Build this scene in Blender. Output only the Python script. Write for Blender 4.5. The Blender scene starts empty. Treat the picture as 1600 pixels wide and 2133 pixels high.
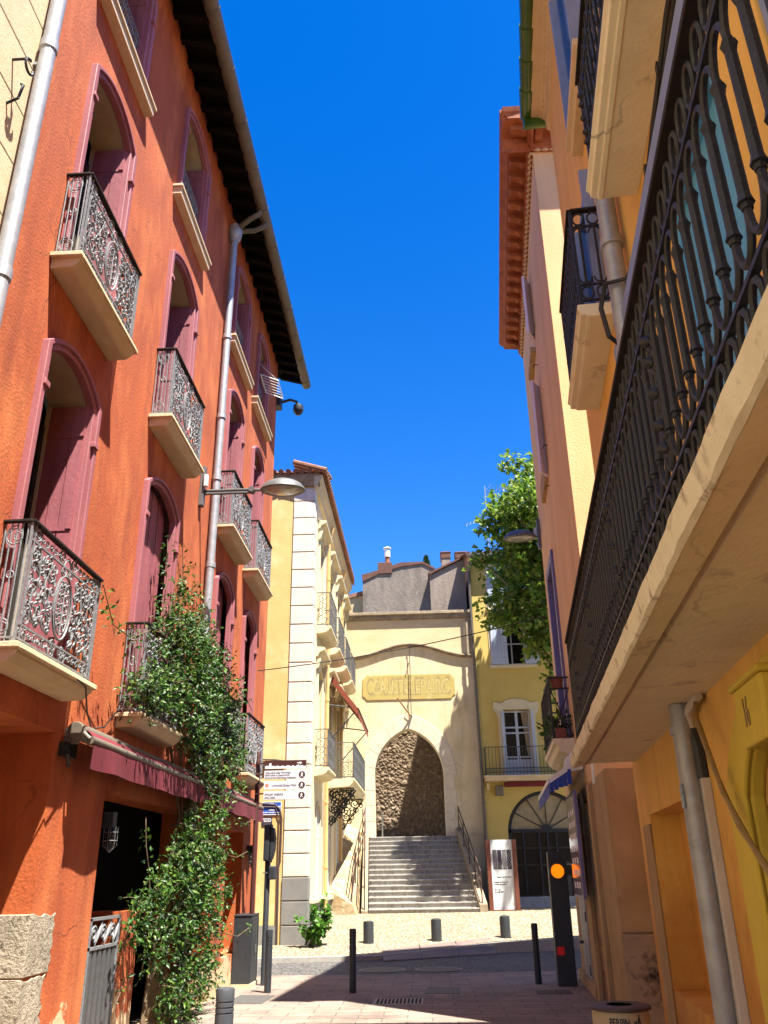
import bpy, bmesh, math, random
from mathutils import Vector, Matrix
from mathutils.geometry import tessellate_polygon
R = math.radians
sc = bpy.context.scene
col = sc.collection
rnd = random.Random(7)

# ------------------------------------------------------------------ camera
EYE = 1.65
PITCH, ROLL, YAW = math.atan(758/1735), R(-0.95), R(2.43)
fwd0 = Vector((-math.sin(YAW), math.cos(YAW), 0)); right0 = Vector((math.cos(YAW), math.sin(YAW), 0)); up0 = Vector((0, 0, 1))
fwd = fwd0*math.cos(PITCH) + up0*math.sin(PITCH)
upc = up0*math.cos(PITCH) - fwd0*math.sin(PITCH)
Rc = right0*math.cos(ROLL) + upc*math.sin(ROLL)
Uc = upc*math.cos(ROLL) - right0*math.sin(ROLL)
cd = bpy.data.cameras.new('camera'); cam = bpy.data.objects.new('camera', cd); col.objects.link(cam)
cd.sensor_fit = 'VERTICAL'; cd.sensor_height = 24; cd.lens = 24*1735/2133
cd.clip_start = 0.05; cd.clip_end = 4000
M = Matrix.Identity(4)
for i in range(3):
    M[i][0] = Rc[i]; M[i][1] = Uc[i]; M[i][2] = -fwd[i]
M[0][3], M[1][3], M[2][3] = 0, 0, EYE
cam.matrix_world = M
sc.camera = cam

# ------------------------------------------------------------------ light
SUN = Vector((-1, 1.0, -3.3)).normalized()
sd = bpy.data.lights.new('sun', 'SUN'); so = bpy.data.objects.new('sun', sd); col.objects.link(so)
sd.energy = 5.0; sd.angle = R(0.53); sd.color = (1, 0.95, 0.86)
so.rotation_euler = SUN.to_track_quat('-Z', 'Y').to_euler(); so.location = (4, -4, 30)
w = bpy.data.worlds.new('World'); sc.world = w; w.use_nodes = True
nt = w.node_tree; bg = nt.nodes['Background']
sky = nt.nodes.new('ShaderNodeTexSky'); sky.sky_type = 'NISHITA'; sky.sun_disc = False
sky.sun_elevation = math.asin(-SUN.z); sky.sun_rotation = R(135)
sky.air_density = 1.0; sky.dust_density = 0.2; sky.ozone_density = 3.0
hs = nt.nodes.new('ShaderNodeHueSaturation'); hs.inputs['Saturation'].default_value = 1.42; hs.inputs['Hue'].default_value = .514
nt.links.new(sky.outputs[0], hs.inputs['Color']); nt.links.new(hs.outputs[0], bg.inputs['Color'])
bg.inputs['Strength'].default_value = 0.080
sc.view_settings.view_transform = 'Standard'; sc.view_settings.look = 'None'
sc.view_settings.exposure = 1.85; sc.view_settings.gamma = 1.0
sc.cycles.max_bounces = 10; sc.cycles.diffuse_bounces = 5; sc.cycles.glossy_bounces = 3
sc.cycles.use_adaptive_sampling = True; sc.cycles.adaptive_threshold = 0.02
sc.cycles.use_denoising = True; sc.cycles.sample_clamp_indirect = 6

# ------------------------------------------------------------------ mesh helpers
class Fr:
    """a wall frame: a runs along the wall, b is height, c points out of the wall"""
    def __init__(s, o=(0, 0, 0), u=(1, 0), n=(0, -1)):
        s.o = Vector(o); s.u = Vector((u[0], u[1], 0)).normalized(); s.n = Vector((n[0], n[1], 0)).normalized()
    def __call__(s, a, b, c=0.0):
        return s.o + s.u*a + Vector((0, 0, b)) + s.n*c
def wpos(o):
    p = Vector((0, 0, 0))
    while o:
        p += o.location; o = o.parent
    return p
def tag(o, label=None, cat=None, group=None, kind=None):
    for k, v in (('label', label), ('category', cat), ('group', group), ('kind', kind)):
        if v: o[k] = v
    return o
def thing(name, loc, label, cat, group=None, rz=0):
    o = bpy.data.objects.new(name, None); o.empty_display_size = .2; col.objects.link(o)
    o.location = loc; o.rotation_euler = (0, 0, rz)
    return tag(o, label, cat, group)
def part(name, parent, loc=(0, 0, 0)):
    o = bpy.data.objects.new(name, None); o.empty_display_size = .1; col.objects.link(o)
    o.parent = parent; o.location = loc
    return o
def copy_tree(o, parent=None, loc=None, label=None, rz=None):
    c = o.copy(); col.objects.link(c); c.parent = parent
    if loc is not None: c.location = loc
    if rz is not None: c.rotation_euler = (0, 0, rz)
    if label: c['label'] = label
    for ch in list(o.children): copy_tree(ch, c)
    return c
class MB:
    def __init__(s, F=None):
        s.v = []; s.f = []; s.F = F or (lambda a, b, c=0: Vector((a, b, c)))
    def P(s, *p): s.v.append(s.F(*p)); return len(s.v)-1
    def poly(s, pts): s.f.append([s.P(*p) for p in pts])
    def box(s, a0, a1, b0, b1, c0, c1):
        i = [s.P(a, b, c) for a in (a0, a1) for b in (b0, b1) for c in (c0, c1)]
        for q in ((0, 1, 3, 2), (4, 6, 7, 5), (0, 4, 5, 1), (2, 3, 7, 6), (0, 2, 6, 4), (1, 5, 7, 3)):
            s.f.append([i[k] for k in q])
    def prism(s, prof, a0, a1, cap=True, sh=0):
        """profile of (c, b) points swept along a"""
        n = len(prof); i0 = [s.P(a0, b, c) for c, b in prof]; i1 = [s.P(a1, b, c) for c, b in prof]
        for k in range(n): s.f.append([i0[k], i0[(k+1) % n], i1[(k+1) % n], i1[k]])
        if cap: s.f.append(i0[::-1]); s.f.append(i1)
    def extr(s, poly, c0, c1):
        """(a, b) polygon extruded from c0 to c1"""
        n = len(poly); i0 = [s.P(a, b, c0) for a, b in poly]; i1 = [s.P(a, b, c1) for a, b in poly]
        for k in range(n): s.f.append([i0[k], i0[(k+1) % n], i1[(k+1) % n], i1[k]])
        for idx, fl in ((i0, 1), (i1, 0)):
            for t in tessellate_polygon([[Vector((a, b, 0)) for a, b in poly]]):
                s.f.append([idx[k] for k in (t[::-1] if fl else t)])
    def band(s, outer, inner, c0, c1, closed=False):
        """ring between two matching outlines, from c0 to c1"""
        n = len(outer)
        A = [[s.P(a, b, c) for a, b in o] for o in (outer, inner) for c in (c0, c1)]   # o0 o1 i0 i1
        for k in range(n if closed else n-1):
            j = (k+1) % n
            s.f += [[A[1][k], A[1][j], A[3][j], A[3][k]], [A[0][k], A[0][j], A[1][j], A[1][k]],
                    [A[2][k], A[3][k], A[3][j], A[2][j]], [A[0][k], A[2][k], A[2][j], A[0][j]]]
        if not closed:
            for k in (0, n-1): s.f.append([A[0][k], A[1][k], A[3][k], A[2][k]])
    def tube(s, pts, r, n=6, closed=False, cap=True, flat=None):
        pts = [Vector(s.F(*p)) for p in pts]
        m = len(pts); rings = []
        rr = r if isinstance(r, (list, tuple)) else [r]*m
        prev = None
        for k in range(m):
            if closed: t = pts[(k+1) % m]-pts[k-1]
            else: t = pts[min(k+1, m-1)]-pts[max(k-1, 0)]
            if t.length < 1e-9: t = Vector((0, 0, 1))
            t.normalize()
            if prev is None:
                x = t.orthogonal().normalized()
            else:
                x = prev - t*prev.dot(t)
                x = x.normalized() if x.length > 1e-6 else t.orthogonal().normalized()
            prev = x; y = t.cross(x)
            ring = []
            for q in range(n):
                an = 2*math.pi*q/n + .4
                s.v.append(pts[k] + (x*math.cos(an) + y*math.sin(an))*rr[k]); ring.append(len(s.v)-1)
            rings.append(ring)
        for k in range(m if closed else m-1):
            a, b = rings[k], rings[(k+1) % m]
            for q in range(n): s.f.append([a[q], a[(q+1) % n], b[(q+1) % n], b[q]])
        if cap and not closed:
            s.f.append(rings[0][::-1]); s.f.append(rings[-1])
    def lathe(s, prof, cx, cy, n=24, cap=True):
        """(r, z) profile around a vertical axis, world coordinates"""
        rings = []
        for r, z in prof:
            rg = []
            for q in range(n):
                an = 2*math.pi*q/n
                s.v.append(Vector((cx+r*math.cos(an), cy+r*math.sin(an), z))); rg.append(len(s.v)-1)
            rings.append(rg)
        for k in range(len(rings)-1):
            a, b = rings[k], rings[k+1]
            for q in range(n): s.f.append([a[q], a[(q+1) % n], b[(q+1) % n], b[q]])
        if cap: s.f.append(rings[0][::-1]); s.f.append(rings[-1])
    def build(s, name, mat, parent=None, smooth=False, bevel=0, local=False, normals=True, sharp=40):
        off = Vector((0, 0, 0)) if (local or parent is None) else wpos(parent)
        me = bpy.data.meshes.new(name)
        me.from_pydata([v-off for v in s.v], [], s.f)
        if normals:
            bm = bmesh.new(); bm.from_mesh(me); bmesh.ops.recalc_face_normals(bm, faces=bm.faces); bm.to_mesh(me); bm.free()
        me.materials.append(mat)
        if smooth:
            me.polygons.foreach_set('use_smooth', [True]*len(me.polygons))
            if sharp < 180: me.set_sharp_from_angle(angle=R(sharp))
        o = bpy.data.objects.new(name, me); col.objects.link(o); o.parent = parent
        if bevel:
            m = o.modifiers.new('bevel', 'BEVEL'); m.width = bevel; m.segments = 2; m.limit_method = 'ANGLE'
        return o
def arch(a0, a1, b0, bs, rise, n=14, pointed=False):
    """outline up, over an arch and down again; rise above the springing bs"""
    w = (a1-a0)/2; m = (a0+a1)/2
    pts = [(a0, b0)]
    if pointed:
        rad = (w*w+rise*rise)/(2*w)
        am = math.atan2(rise, rad-w)
        L = []
        for k in range(n//2+1):
            t = am*k/(n//2); L.append((a0+rad-rad*math.cos(t), bs+rad*math.sin(t)))
        pts += L + [(2*m-a, b) for a, b in L[-2::-1]]
    else:
        rad = (w*w+rise*rise)/(2*rise); cb = bs+rise-rad
        th = math.atan2(w, bs-cb)
        for k in range(n+1):
            t = -th+2*th*k/n; pts.append((m+rad*math.sin(t), cb+rad*math.cos(t)))
    pts.append((a1, b0))
    return pts
def wall(mb, outer, holes, c=0, depth=0):
    """a wall face with openings, with reveals of the given depth"""
    loops = [outer]+holes
    vs = [Vector((a, b, 0)) for lp in loops for a, b in lp]
    idx = [mb.P(a, b, c) for lp in loops for a, b in lp]
    for t in tessellate_polygon([[Vector((a, b, 0)) for a, b in lp] for lp in loops]):
        mb.f.append([idx[k] for k in t])
    if depth:
        for h in holes:
            n = len(h)
            for k in range(n):
                (a0, b0), (a1, b1) = h[k], h[(k+1) % n]
                mb.poly([(a0, b0, c), (a1, b1, c), (a1, b1, c-depth), (a0, b0, c-depth)])
def spiral(cx, cy, r0, r1, t0, turns, n=22):
    return [(cx+(r0+(r1-r0)*k/n)*math.cos(t0+turns*2*math.pi*k/n), cy+(r0+(r1-r0)*k/n)*math.sin(t0+turns*2*math.pi*k/n)) for k in range(n+1)]
def text(s, F, a, b, size, mat, parent, name='lettering', ext=.002, c=0, align='CENTER', shear=0, sx=1, bold=0, rot=0, local=False):
    cu = bpy.data.curves.new(name, 'FONT'); cu.body = s; cu.size = size; cu.align_x = align; cu.align_y = 'CENTER'
    cu.extrude = ext; cu.shear = shear; cu.offset = bold; cu.resolution_u = 3
    t = bpy.data.objects.new(name, cu); col.objects.link(t)
    dg = bpy.context.evaluated_depsgraph_get()
    me = bpy.data.meshes.new_from_object(t.evaluated_get(dg))
    bpy.data.objects.remove(t); bpy.data.curves.remove(cu)
    off = Vector((0, 0, 0)) if local else wpos(parent)
    cr, sr = math.cos(rot), math.sin(rot)
    for v in me.vertices:
        x, y = v.co.x*sx, v.co.y
        v.co = F(a+x*cr-y*sr, b+x*sr+y*cr, c+v.co.z+ext) - off
    me.name = name; me.materials.clear(); me.materials.append(mat)
    o = bpy.data.objects.new(name, me); col.objects.link(o); o.parent = parent
    return o

# ------------------------------------------------------------------ materials
def mat(name, c1, c2=None, scale=3.0, rough=.85, metal=0, bump=0, bscale=60, stretch=(1, 1, 1), c3=None, scale3=.6, spec=.5, detail=6, t3=(.5, .7), streak=0, crack=0):
    m = bpy.data.materials.new(name); m.use_nodes = True; N = m.node_tree.nodes; L = m.node_tree.links
    p = N['Principled BSDF']; p.inputs['Roughness'].default_value = rough; p.inputs['Metallic'].default_value = metal
    p.inputs['Specular IOR Level'].default_value = spec
    p.inputs['Base Color'].default_value = (*c1, 1)
    tc = N.new('ShaderNodeTexCoord'); mp = N.new('ShaderNodeMapping'); mp.inputs['Scale'].default_value = stretch
    L.new(tc.outputs['Object'], mp.inputs[0])
    out = None
    if c2:
        no = N.new('ShaderNodeTexNoise'); no.inputs['Scale'].default_value = scale; no.inputs['Detail'].default_value = detail; no.inputs['Roughness'].default_value = .65
        no.inputs['Distortion'].default_value = .4
        L.new(mp.outputs[0], no.inputs['Vector'])
        rp = N.new('ShaderNodeValToRGB'); rp.color_ramp.elements[0].position = .33; rp.color_ramp.elements[1].position = .67
        rp.color_ramp.elements[0].color = (*c1, 1); rp.color_ramp.elements[1].color = (*c2, 1)
        L.new(no.outputs[0], rp.inputs[0]); out = rp.outputs[0]
    if c3:
        n3 = N.new('ShaderNodeTexNoise'); n3.inputs['Scale'].default_value = scale3; n3.inputs['Detail'].default_value = 8; n3.inputs['Roughness'].default_value = .7
        L.new(mp.outputs[0], n3.inputs['Vector'])
        r3 = N.new('ShaderNodeMapRange'); r3.inputs['From Min'].default_value = t3[0]; r3.inputs['From Max'].default_value = t3[1]
        L.new(n3.outputs[0], r3.inputs['Value'])
        mx = N.new('ShaderNodeMix'); mx.data_type = 'RGBA'
        L.new(r3.outputs[0], mx.inputs[0]); L.new(out, mx.inputs[6]); mx.inputs[7].default_value = (*c3, 1); out = mx.outputs[2]
    if streak and out:
        ms = N.new('ShaderNodeMapping'); ms.inputs['Scale'].default_value = (2.6, 2.6, .28); L.new(tc.outputs['Object'], ms.inputs[0])
        ns = N.new('ShaderNodeTexNoise'); ns.inputs['Scale'].default_value = 1; ns.inputs['Detail'].default_value = 9; ns.inputs['Roughness'].default_value = .7; ns.inputs['Distortion'].default_value = .6; L.new(ms.outputs[0], ns.inputs['Vector'])
        rs = N.new('ShaderNodeMapRange'); rs.inputs['From Min'].default_value = .5; rs.inputs['From Max'].default_value = .72; rs.inputs['To Min'].default_value = 1; rs.inputs['To Max'].default_value = 1-streak
        L.new(ns.outputs[0], rs.inputs['Value']); mm = N.new('ShaderNodeMix'); mm.data_type = 'RGBA'; mm.blend_type = 'MULTIPLY'; mm.inputs[0].default_value = 1
        L.new(out, mm.inputs[6]); L.new(rs.outputs[0], mm.inputs[7]); out = mm.outputs[2]
    if crack and out:
        nd = N.new('ShaderNodeTexNoise'); nd.inputs['Scale'].default_value = 1.3; nd.inputs['Detail'].default_value = 6; L.new(tc.outputs['Object'], nd.inputs['Vector'])
        vm = N.new('ShaderNodeMix'); vm.data_type = 'VECTOR'; vm.inputs[0].default_value = .45; L.new(tc.outputs['Object'], vm.inputs[4]); L.new(nd.outputs[1], vm.inputs[5])
        vo = N.new('ShaderNodeTexVoronoi'); vo.feature = 'DISTANCE_TO_EDGE'; vo.inputs['Scale'].default_value = 1.1; L.new(vm.outputs[1], vo.inputs['Vector'])
        rc = N.new('ShaderNodeMapRange'); rc.inputs['From Min'].default_value = .002; rc.inputs['From Max'].default_value = .007; rc.inputs['To Min'].default_value = 1; rc.inputs['To Max'].default_value = 0; L.new(vo.outputs['Distance'], rc.inputs['Value'])
        nm = N.new('ShaderNodeTexNoise'); nm.inputs['Scale'].default_value = .8; L.new(tc.outputs['Object'], nm.inputs['Vector'])
        rm = N.new('ShaderNodeMapRange'); rm.inputs['From Min'].default_value = .5; rm.inputs['From Max'].default_value = .6; L.new(nm.outputs[0], rm.inputs['Value'])
        mu = N.new('ShaderNodeMath'); mu.operation = 'MULTIPLY'; L.new(rc.outputs[0], mu.inputs[0]); L.new(rm.outputs[0], mu.inputs[1])
        m3 = N.new('ShaderNodeMath'); m3.operation = 'MULTIPLY_ADD'; m3.inputs[1].default_value = -crack; m3.inputs[2].default_value = 1; L.new(mu.outputs[0], m3.inputs[0])
        mm = N.new('ShaderNodeMix'); mm.data_type = 'RGBA'; mm.blend_type = 'MULTIPLY'; mm.inputs[0].default_value = 1; L.new(out, mm.inputs[6]); L.new(m3.outputs[0], mm.inputs[7]); out = mm.outputs[2]
    if out: L.new(out, p.inputs['Base Color'])
    if bump:
        nb = N.new('ShaderNodeTexNoise'); nb.inputs['Scale'].default_value = bscale; nb.inputs['Detail'].default_value = 5; nb.inputs['Roughness'].default_value = .6
        L.new(tc.outputs['Object'], nb.inputs['Vector'])
        bp = N.new('ShaderNodeBump'); bp.inputs['Strength'].default_value = bump; bp.inputs['Distance'].default_value = .02
        L.new(nb.outputs[0], bp.inputs['Height']); L.new(bp.outputs[0], p.inputs['Normal'])
    m['out'] = 1
    return m
def patchy(m, colr, zlo, zhi, scale=2.2, thr=(.5, .54)):
    """bare plaster showing through the paint between two heights"""
    N = m.node_tree.nodes; L = m.node_tree.links; p = N['Principled BSDF']
    src = p.inputs['Base Color'].links[0].from_socket
    tc = N.new('ShaderNodeTexCoord'); no = N.new('ShaderNodeTexNoise'); no.inputs['Scale'].default_value = scale; no.inputs['Detail'].default_value = 9; no.inputs['Roughness'].default_value = .72
    L.new(tc.outputs['Object'], no.inputs['Vector'])
    sx = N.new('ShaderNodeSeparateXYZ'); L.new(tc.outputs['Object'], sx.inputs[0])
    mr = N.new('ShaderNodeMapRange'); mr.inputs['From Min'].default_value = zhi; mr.inputs['From Max'].default_value = zlo
    mr.inputs['To Min'].default_value = -.35; mr.inputs['To Max'].default_value = .12
    L.new(sx.outputs['Z'], mr.inputs['Value'])
    ad = N.new('ShaderNodeMath'); ad.operation = 'ADD'; L.new(no.outputs[0], ad.inputs[0]); L.new(mr.outputs[0], ad.inputs[1])
    m2 = N.new('ShaderNodeMapRange'); m2.inputs['From Min'].default_value = thr[0]; m2.inputs['From Max'].default_value = thr[1]
    L.new(ad.outputs[0], m2.inputs['Value'])
    mx = N.new('ShaderNodeMix'); mx.data_type = 'RGBA'; L.new(m2.outputs[0], mx.inputs[0]); L.new(src, mx.inputs[6]); mx.inputs[7].default_value = (*colr, 1)
    L.new(mx.outputs[2], p.inputs['Base Color'])
def leafmat(name, cols, rough=.4, trans=.25):
    m = bpy.data.materials.new(name); m.use_nodes = True; N = m.node_tree.nodes; L = m.node_tree.links
    p = N['Principled BSDF']; p.inputs['Roughness'].default_value = rough; p.inputs['Specular IOR Level'].default_value = .32
    g = N.new('ShaderNodeNewGeometry'); rp = N.new('ShaderNodeValToRGB'); rp.color_ramp.interpolation = 'LINEAR'
    el = rp.color_ramp.elements
    while len(el) < len(cols): el.new(.5)
    for k, c in enumerate(cols): el[k].position = k/(len(cols)-1); el[k].color = (*c, 1)
    L.new(g.outputs['Random Per Island'], rp.inputs[0]); L.new(rp.outputs[0], p.inputs['Base Color'])
    t = N.new('ShaderNodeBsdfTranslucent'); hs_ = N.new('ShaderNodeHueSaturation'); hs_.inputs['Value'].default_value = 1.6
    L.new(rp.outputs[0], hs_.inputs['Color']); L.new(hs_.outputs[0], t.inputs[0])
    ms = N.new('ShaderNodeMixShader'); ms.inputs[0].default_value = trans
    L.new(p.outputs[0], ms.inputs[1]); L.new(t.outputs[0], ms.inputs[2]); L.new(ms.outputs[0], N['Material Output'].inputs[0])
    return m
K = {}
K['orange'] = mat('orange stucco', (.465, .102, .022), (.305, .056, .013), 1.5, .9, bump=.35, bscale=32, c3=(.58, .17, .045), scale3=1.4, stretch=(1, 1, .45), t3=(.48, .72), streak=.25, crack=.5)
patchy(K['orange'], (.58, .42, .24), 0.1, 1.3, 1.7, (.47, .5))
K['pink'] = mat('old pink paint', (.37, .125, .135), (.27, .08, .09), 5, .6, bump=.12, bscale=25, stretch=(1, 1, .2))
K['pinkdark'] = mat('shutter wood paint', (.35, .105, .12), (.25, .068, .08), 6, .65, bump=.2, bscale=20, stretch=(1, 1, .12))
K['cream'] = mat('cream stone', (.62, .50, .32), (.54, .42, .25), 4, .85, bump=.2, bscale=40, c3=(.30, .25, .18), scale3=2.5, t3=(.62, .8))
K['reveal'] = mat('cream painted reveal', (.50, .42, .28), (.42, .34, .22), 4, .8, bump=.1)
K['glass'] = mat('dark window glass', (.012, .013, .015), None, rough=.06, spec=.35)
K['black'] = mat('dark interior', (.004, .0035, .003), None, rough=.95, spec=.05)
K['iron'] = mat('wrought iron', (.25, .26, .27), (.14, .145, .15), 30, .55, bump=.15, bscale=90, spec=.3)
K['ironblack'] = mat('black painted iron', (.011, .012, .013), (.024, .024, .025), 25, .5, bump=.3, bscale=70, spec=.35)
K['ironrail'] = mat('rusty flat iron', (.014, .011, .010), (.028, .018, .013), 18, .75, spec=.2, bump=.2, bscale=60)
K['zinc'] = mat('zinc pipe', (.40, .41, .43), (.29, .30, .32), 8, .48, metal=.35, bump=.06, bscale=20, c3=(.25, .22, .2), scale3=3, t3=(.6, .8))
K['zincdark'] = mat('aged gutter metal', (.15, .125, .095), (.10, .085, .065), 5, .55, metal=.2, bump=.08)
K['wooddark'] = mat('dark roof boards', (.011, .008, .006), (.007, .005, .004), 6, .95, spec=.08)
K['tile'] = mat('clay roof tile', (.30, .13, .065), (.20, .09, .052), 9, .85, bump=.3, bscale=30, c3=(.25, .2, .16), scale3=4, t3=(.55, .75))
K['brick'] = mat('old red brick', (.15, .06, .036), (.095, .045, .032), 7, .9, bump=.5, bscale=25)
K['steel'] = mat('grey lamp metal', (.14, .14, .135), (.11, .11, .105), 12, .5, metal=.2)
K['lampglass'] = mat('lamp bowl glass', (.36, .34, .29), (.26, .25, .22), 12, .12, spec=.6)
K['anth'] = mat('anthracite paint', (.030, .034, .040), (.022, .025, .030), 14, .5, bump=.05, bscale=80)
K['iron2'] = mat('thin grey iron', (.10, .10, .10), (.07, .07, .07), 20, .55)
K['kerbstone'] = mat('weathered step kerb', (.32, .26, .17), (.22, .17, .11), 4, .95, bump=.5, bscale=25)
K['bollard'] = mat('grey bollard paint', (.075, .08, .09), (.055, .06, .068), 14, .5, bump=.08, bscale=60)
K['railbrown'] = mat('dark brown steel rail', (.06, .028, .018), (.04, .02, .014), 8, .6)
K['anth2'] = mat('worn anthracite', (.018, .021, .024), (.04, .042, .042), 7, .55, bump=.1, bscale=60, stretch=(1, 1, .4))
K['awnred'] = mat('burgundy awning cloth', (.165, .014, .026), (.12, .010, .018), 12, .85, bump=.2, bscale=150, stretch=(1, 1, .2))
K['beige'] = mat('beige enamel', (.17, .14, .105), (.13, .105, .08), 9, .5)
K['white'] = mat('white plastic', (.72, .72, .70), (.62, .62, .60), 9, .4)
K['qyellow'] = mat('pale yellow render', (.68, .48, .18), (.60, .40, .14), 1.5, .9, bump=.15, bscale=50, c3=(.78, .60, .32), scale3=.7)
K['qwhite'] = mat('white quoin stone', (.74, .68, .56), (.66, .59, .46), 3, .85, bump=.15, bscale=40, c3=(.60, .50, .36), scale3=2, t3=(.58, .8), streak=.25)
K['qcream'] = mat('cream render', (.72, .62, .40), (.64, .53, .32), 2, .9, bump=.15, bscale=50)
K['qpipe'] = mat('ochre painted pipe', (.66, .44, .18), (.58, .38, .15), 6, .5)
K['grey'] = mat('grey plinth render', (.24, .23, .21), (.18, .175, .16), 2.5, .9, bump=.15, bscale=40)
K['gate'] = mat('yellow lime render', (.68, .575, .36), (.58, .47, .26), 1.3, .92, bump=.3, bscale=35, c3=(.74, .62, .40), scale3=1.1, t3=(.45, .7), streak=.25, crack=.4)
patchy(K['gate'], (.42, .30, .17), 0.6, 4.5, .8, (.5, .62))
K['gatetop'] = mat('weathered render', (.66, .53, .31), (.56, .43, .24), 2.2, .92, bump=.35, bscale=30, c3=(.40, .30, .18), scale3=1.8, t3=(.62, .8), stretch=(.5, .5, 1.6))
K['mould'] = mat('stained stone moulding', (.42, .34, .22), (.22, .17, .11), 3.5, .95, bump=.5, bscale=25)
K['ash'] = mat('pale ashlar stone', (.66, .58, .44), (.56, .48, .34), 4, .9, bump=.3, bscale=30, c3=(.40, .32, .22), scale3=2.5, t3=(.6, .8))
K['rubble'] = mat('rubble stone', (.27, .195, .125), (.13, .09, .056), 7, .95, bump=.6, bscale=22, c3=(.44, .34, .23), scale3=6, t3=(.52, .66))
K['step'] = mat('worn stone steps', (.40, .375, .33), (.29, .27, .235), 3, .85, bump=.3, bscale=35, c3=(.14, .13, .12), scale3=5, t3=(.52, .7), stretch=(2, 2, .5))
K['stone'] = mat('coarse shelly stone', (.44, .38, .28), (.27, .23, .17), 3, .95, bump=1.0, bscale=34, c3=(.13, .105, .07), scale3=17, t3=(.55, .63))
K['darkstucco'] = mat('dark grey stucco', (.25, .205, .165), (.15, .122, .098), 2.0, .95, bump=.9, bscale=9, stretch=(1, 1, .5), c3=(.33, .28, .23), scale3=2.2, t3=(.58, .68), streak=.35, crack=.6)
K['greypurple'] = mat('grey brown stucco', (.29, .23, .185), (.21, .165, .13), 1.2, .95, bump=.6, bscale=9, stretch=(1, 1, .5), streak=.35, crack=.5)
K['paleyellow'] = mat('faded yellow render', (.55, .40, .21), (.46, .33, .17), 1.5, .95, bump=.2)
K['fyellow'] = mat('ochre yellow render', (.56, .42, .12), (.49, .36, .095), 1.4, .92, bump=.15, bscale=45)
K['fcream'] = mat('cream window trim', (.62, .54, .34), (.56, .48, .30), 4, .85)
K['bluegrey'] = mat('blue grey shutter paint', (.42, .48, .60), (.36, .42, .54), 6, .6, stretch=(1, 1, .2))
K['frame'] = mat('white blue joinery', (.50, .54, .62), (.44, .48, .56), 6, .5)
K['curtain'] = mat('cream curtain', (.60, .52, .38), (.48, .40, .28), 12, .9, stretch=(6, 6, .3))
K['greeniron'] = mat('dark green iron', (.02, .035, .03), (.03, .045, .04), 12, .5)
K['peach'] = mat('peach stucco', (.74, .49, .25), (.66, .42, .20), 1.4, .92, bump=.3, bscale=38, stretch=(1, 1, .5), streak=.18)
patchy(K['peach'], (.40, .23, .12), 0.1, 2.2, 1.1, (.5, .6))
K['terra'] = mat('terracotta cornice', (.38, .12, .042), (.24, .07, .026), 4, .85, bump=.4, bscale=22, c3=(.16, .055, .025), scale3=3, t3=(.54, .75))
K['tan'] = mat('tan render', (.44, .30, .145), (.34, .22, .10), 2, .92, bump=.25, bscale=30, c3=(.46, .36, .24), scale3=3, t3=(.66, .72), streak=.4)
K['yellow'] = mat('warm yellow stucco', (.80, .47, .12), (.72, .40, .085), 1.3, .9, bump=.25, bscale=40, stretch=(1, 1, .6), streak=.25, crack=.4)
patchy(K['yellow'], (.50, .23, .045), 0.9, 3.2, .5, (.40, .62))
K['slab'] = mat('painted balcony slab', (.76, .68, .48), (.68, .59, .39), 2.2, .85, bump=.3, bscale=22, c3=(.20, .15, .09), scale3=2.4, t3=(.58, .74), crack=.6)
K['slabedge'] = mat('pale slab edge', (.76, .68, .50), (.68, .60, .42), 5, .85, bump=.45, bscale=18, c3=(.20, .14, .08), scale3=6, t3=(.57, .68), crack=.6)
K['blue'] = mat('blue shutter paint', (.05, .13, .36), (.04, .10, .30), 6, .45, stretch=(1, 1, .2), bump=.05)
K['bluepale'] = mat('faded blue paint', (.23, .27, .42), (.18, .22, .36), 6, .55, stretch=(1, 1, .2))
K['sky blue'] = mat('sky blue paint', (.10, .34, .55), (.08, .29, .48), 6, .5, stretch=(1, 1, .2))
K['lilac'] = mat('lilac shutter paint', (.74, .66, .76), (.66, .58, .68), 6, .6, stretch=(1, 1, .2))
K['violet'] = mat('violet window paint', (.16, .13, .28), (.12, .095, .22), 6, .5, stretch=(1, 1, .2))
K['greentile'] = mat('green glazed tile', (.05, .13, .02), (.03, .085, .012), 6, .25, bump=.1, bscale=15, spec=.6)
K['soffit'] = mat('cream soffit', (.62, .48, .29), (.54, .40, .23), 5, .9)
K['lemon'] = mat('lemon door surround', (.62, .46, .06), (.54, .39, .04), 2.5, .8, bump=.3, bscale=25)
K['olive'] = mat('olive yellow door paint', (.34, .26, .02), (.29, .22, .015), 3, .6, bump=.1)
K['pvc'] = mat('grey white plastic pipe', (.56, .50, .44), (.46, .40, .34), 5, .5, bump=.1, stretch=(1, 1, .3))
K['cable'] = mat('black cable', (.02, .018, .016), None, rough=.6)
K['cablebr'] = mat('painted cable', (.30, .20, .08), (.22, .14, .05), 9, .6)
K['signbrown'] = mat('brown sign face', (.06, .018, .015), None, rough=.4)
K['signwhite'] = mat('white sign face', (.66, .66, .72), None, rough=.35)
K['ink'] = mat('dark sign ink', (.03, .025, .04), None, rough=.5)
K['inkbr'] = mat('grey brown ink', (.12, .10, .11), None, rough=.5)
K['inkwhite'] = mat('white sign paint', (.8, .8, .8), None, rough=.5)
K['blueplate'] = mat('blue enamel', (.02, .09, .42), None, rough=.25)
K['salmon'] = mat('salmon square', (.75, .22, .12), None, rough=.4)
K['greenpaint'] = mat('green paint', (.03, .22, .06), None, rough=.5)
K['corten'] = mat('red brown steel', (.16, .045, .022), (.11, .03, .016), 8, .55, bump=.1)
K['poster'] = mat('white poster', (.60, .62, .61), None, rough=.3)
K['bin'] = mat('cream bin enamel', (.55, .43, .25), (.48, .37, .21), 5, .5)
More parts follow.
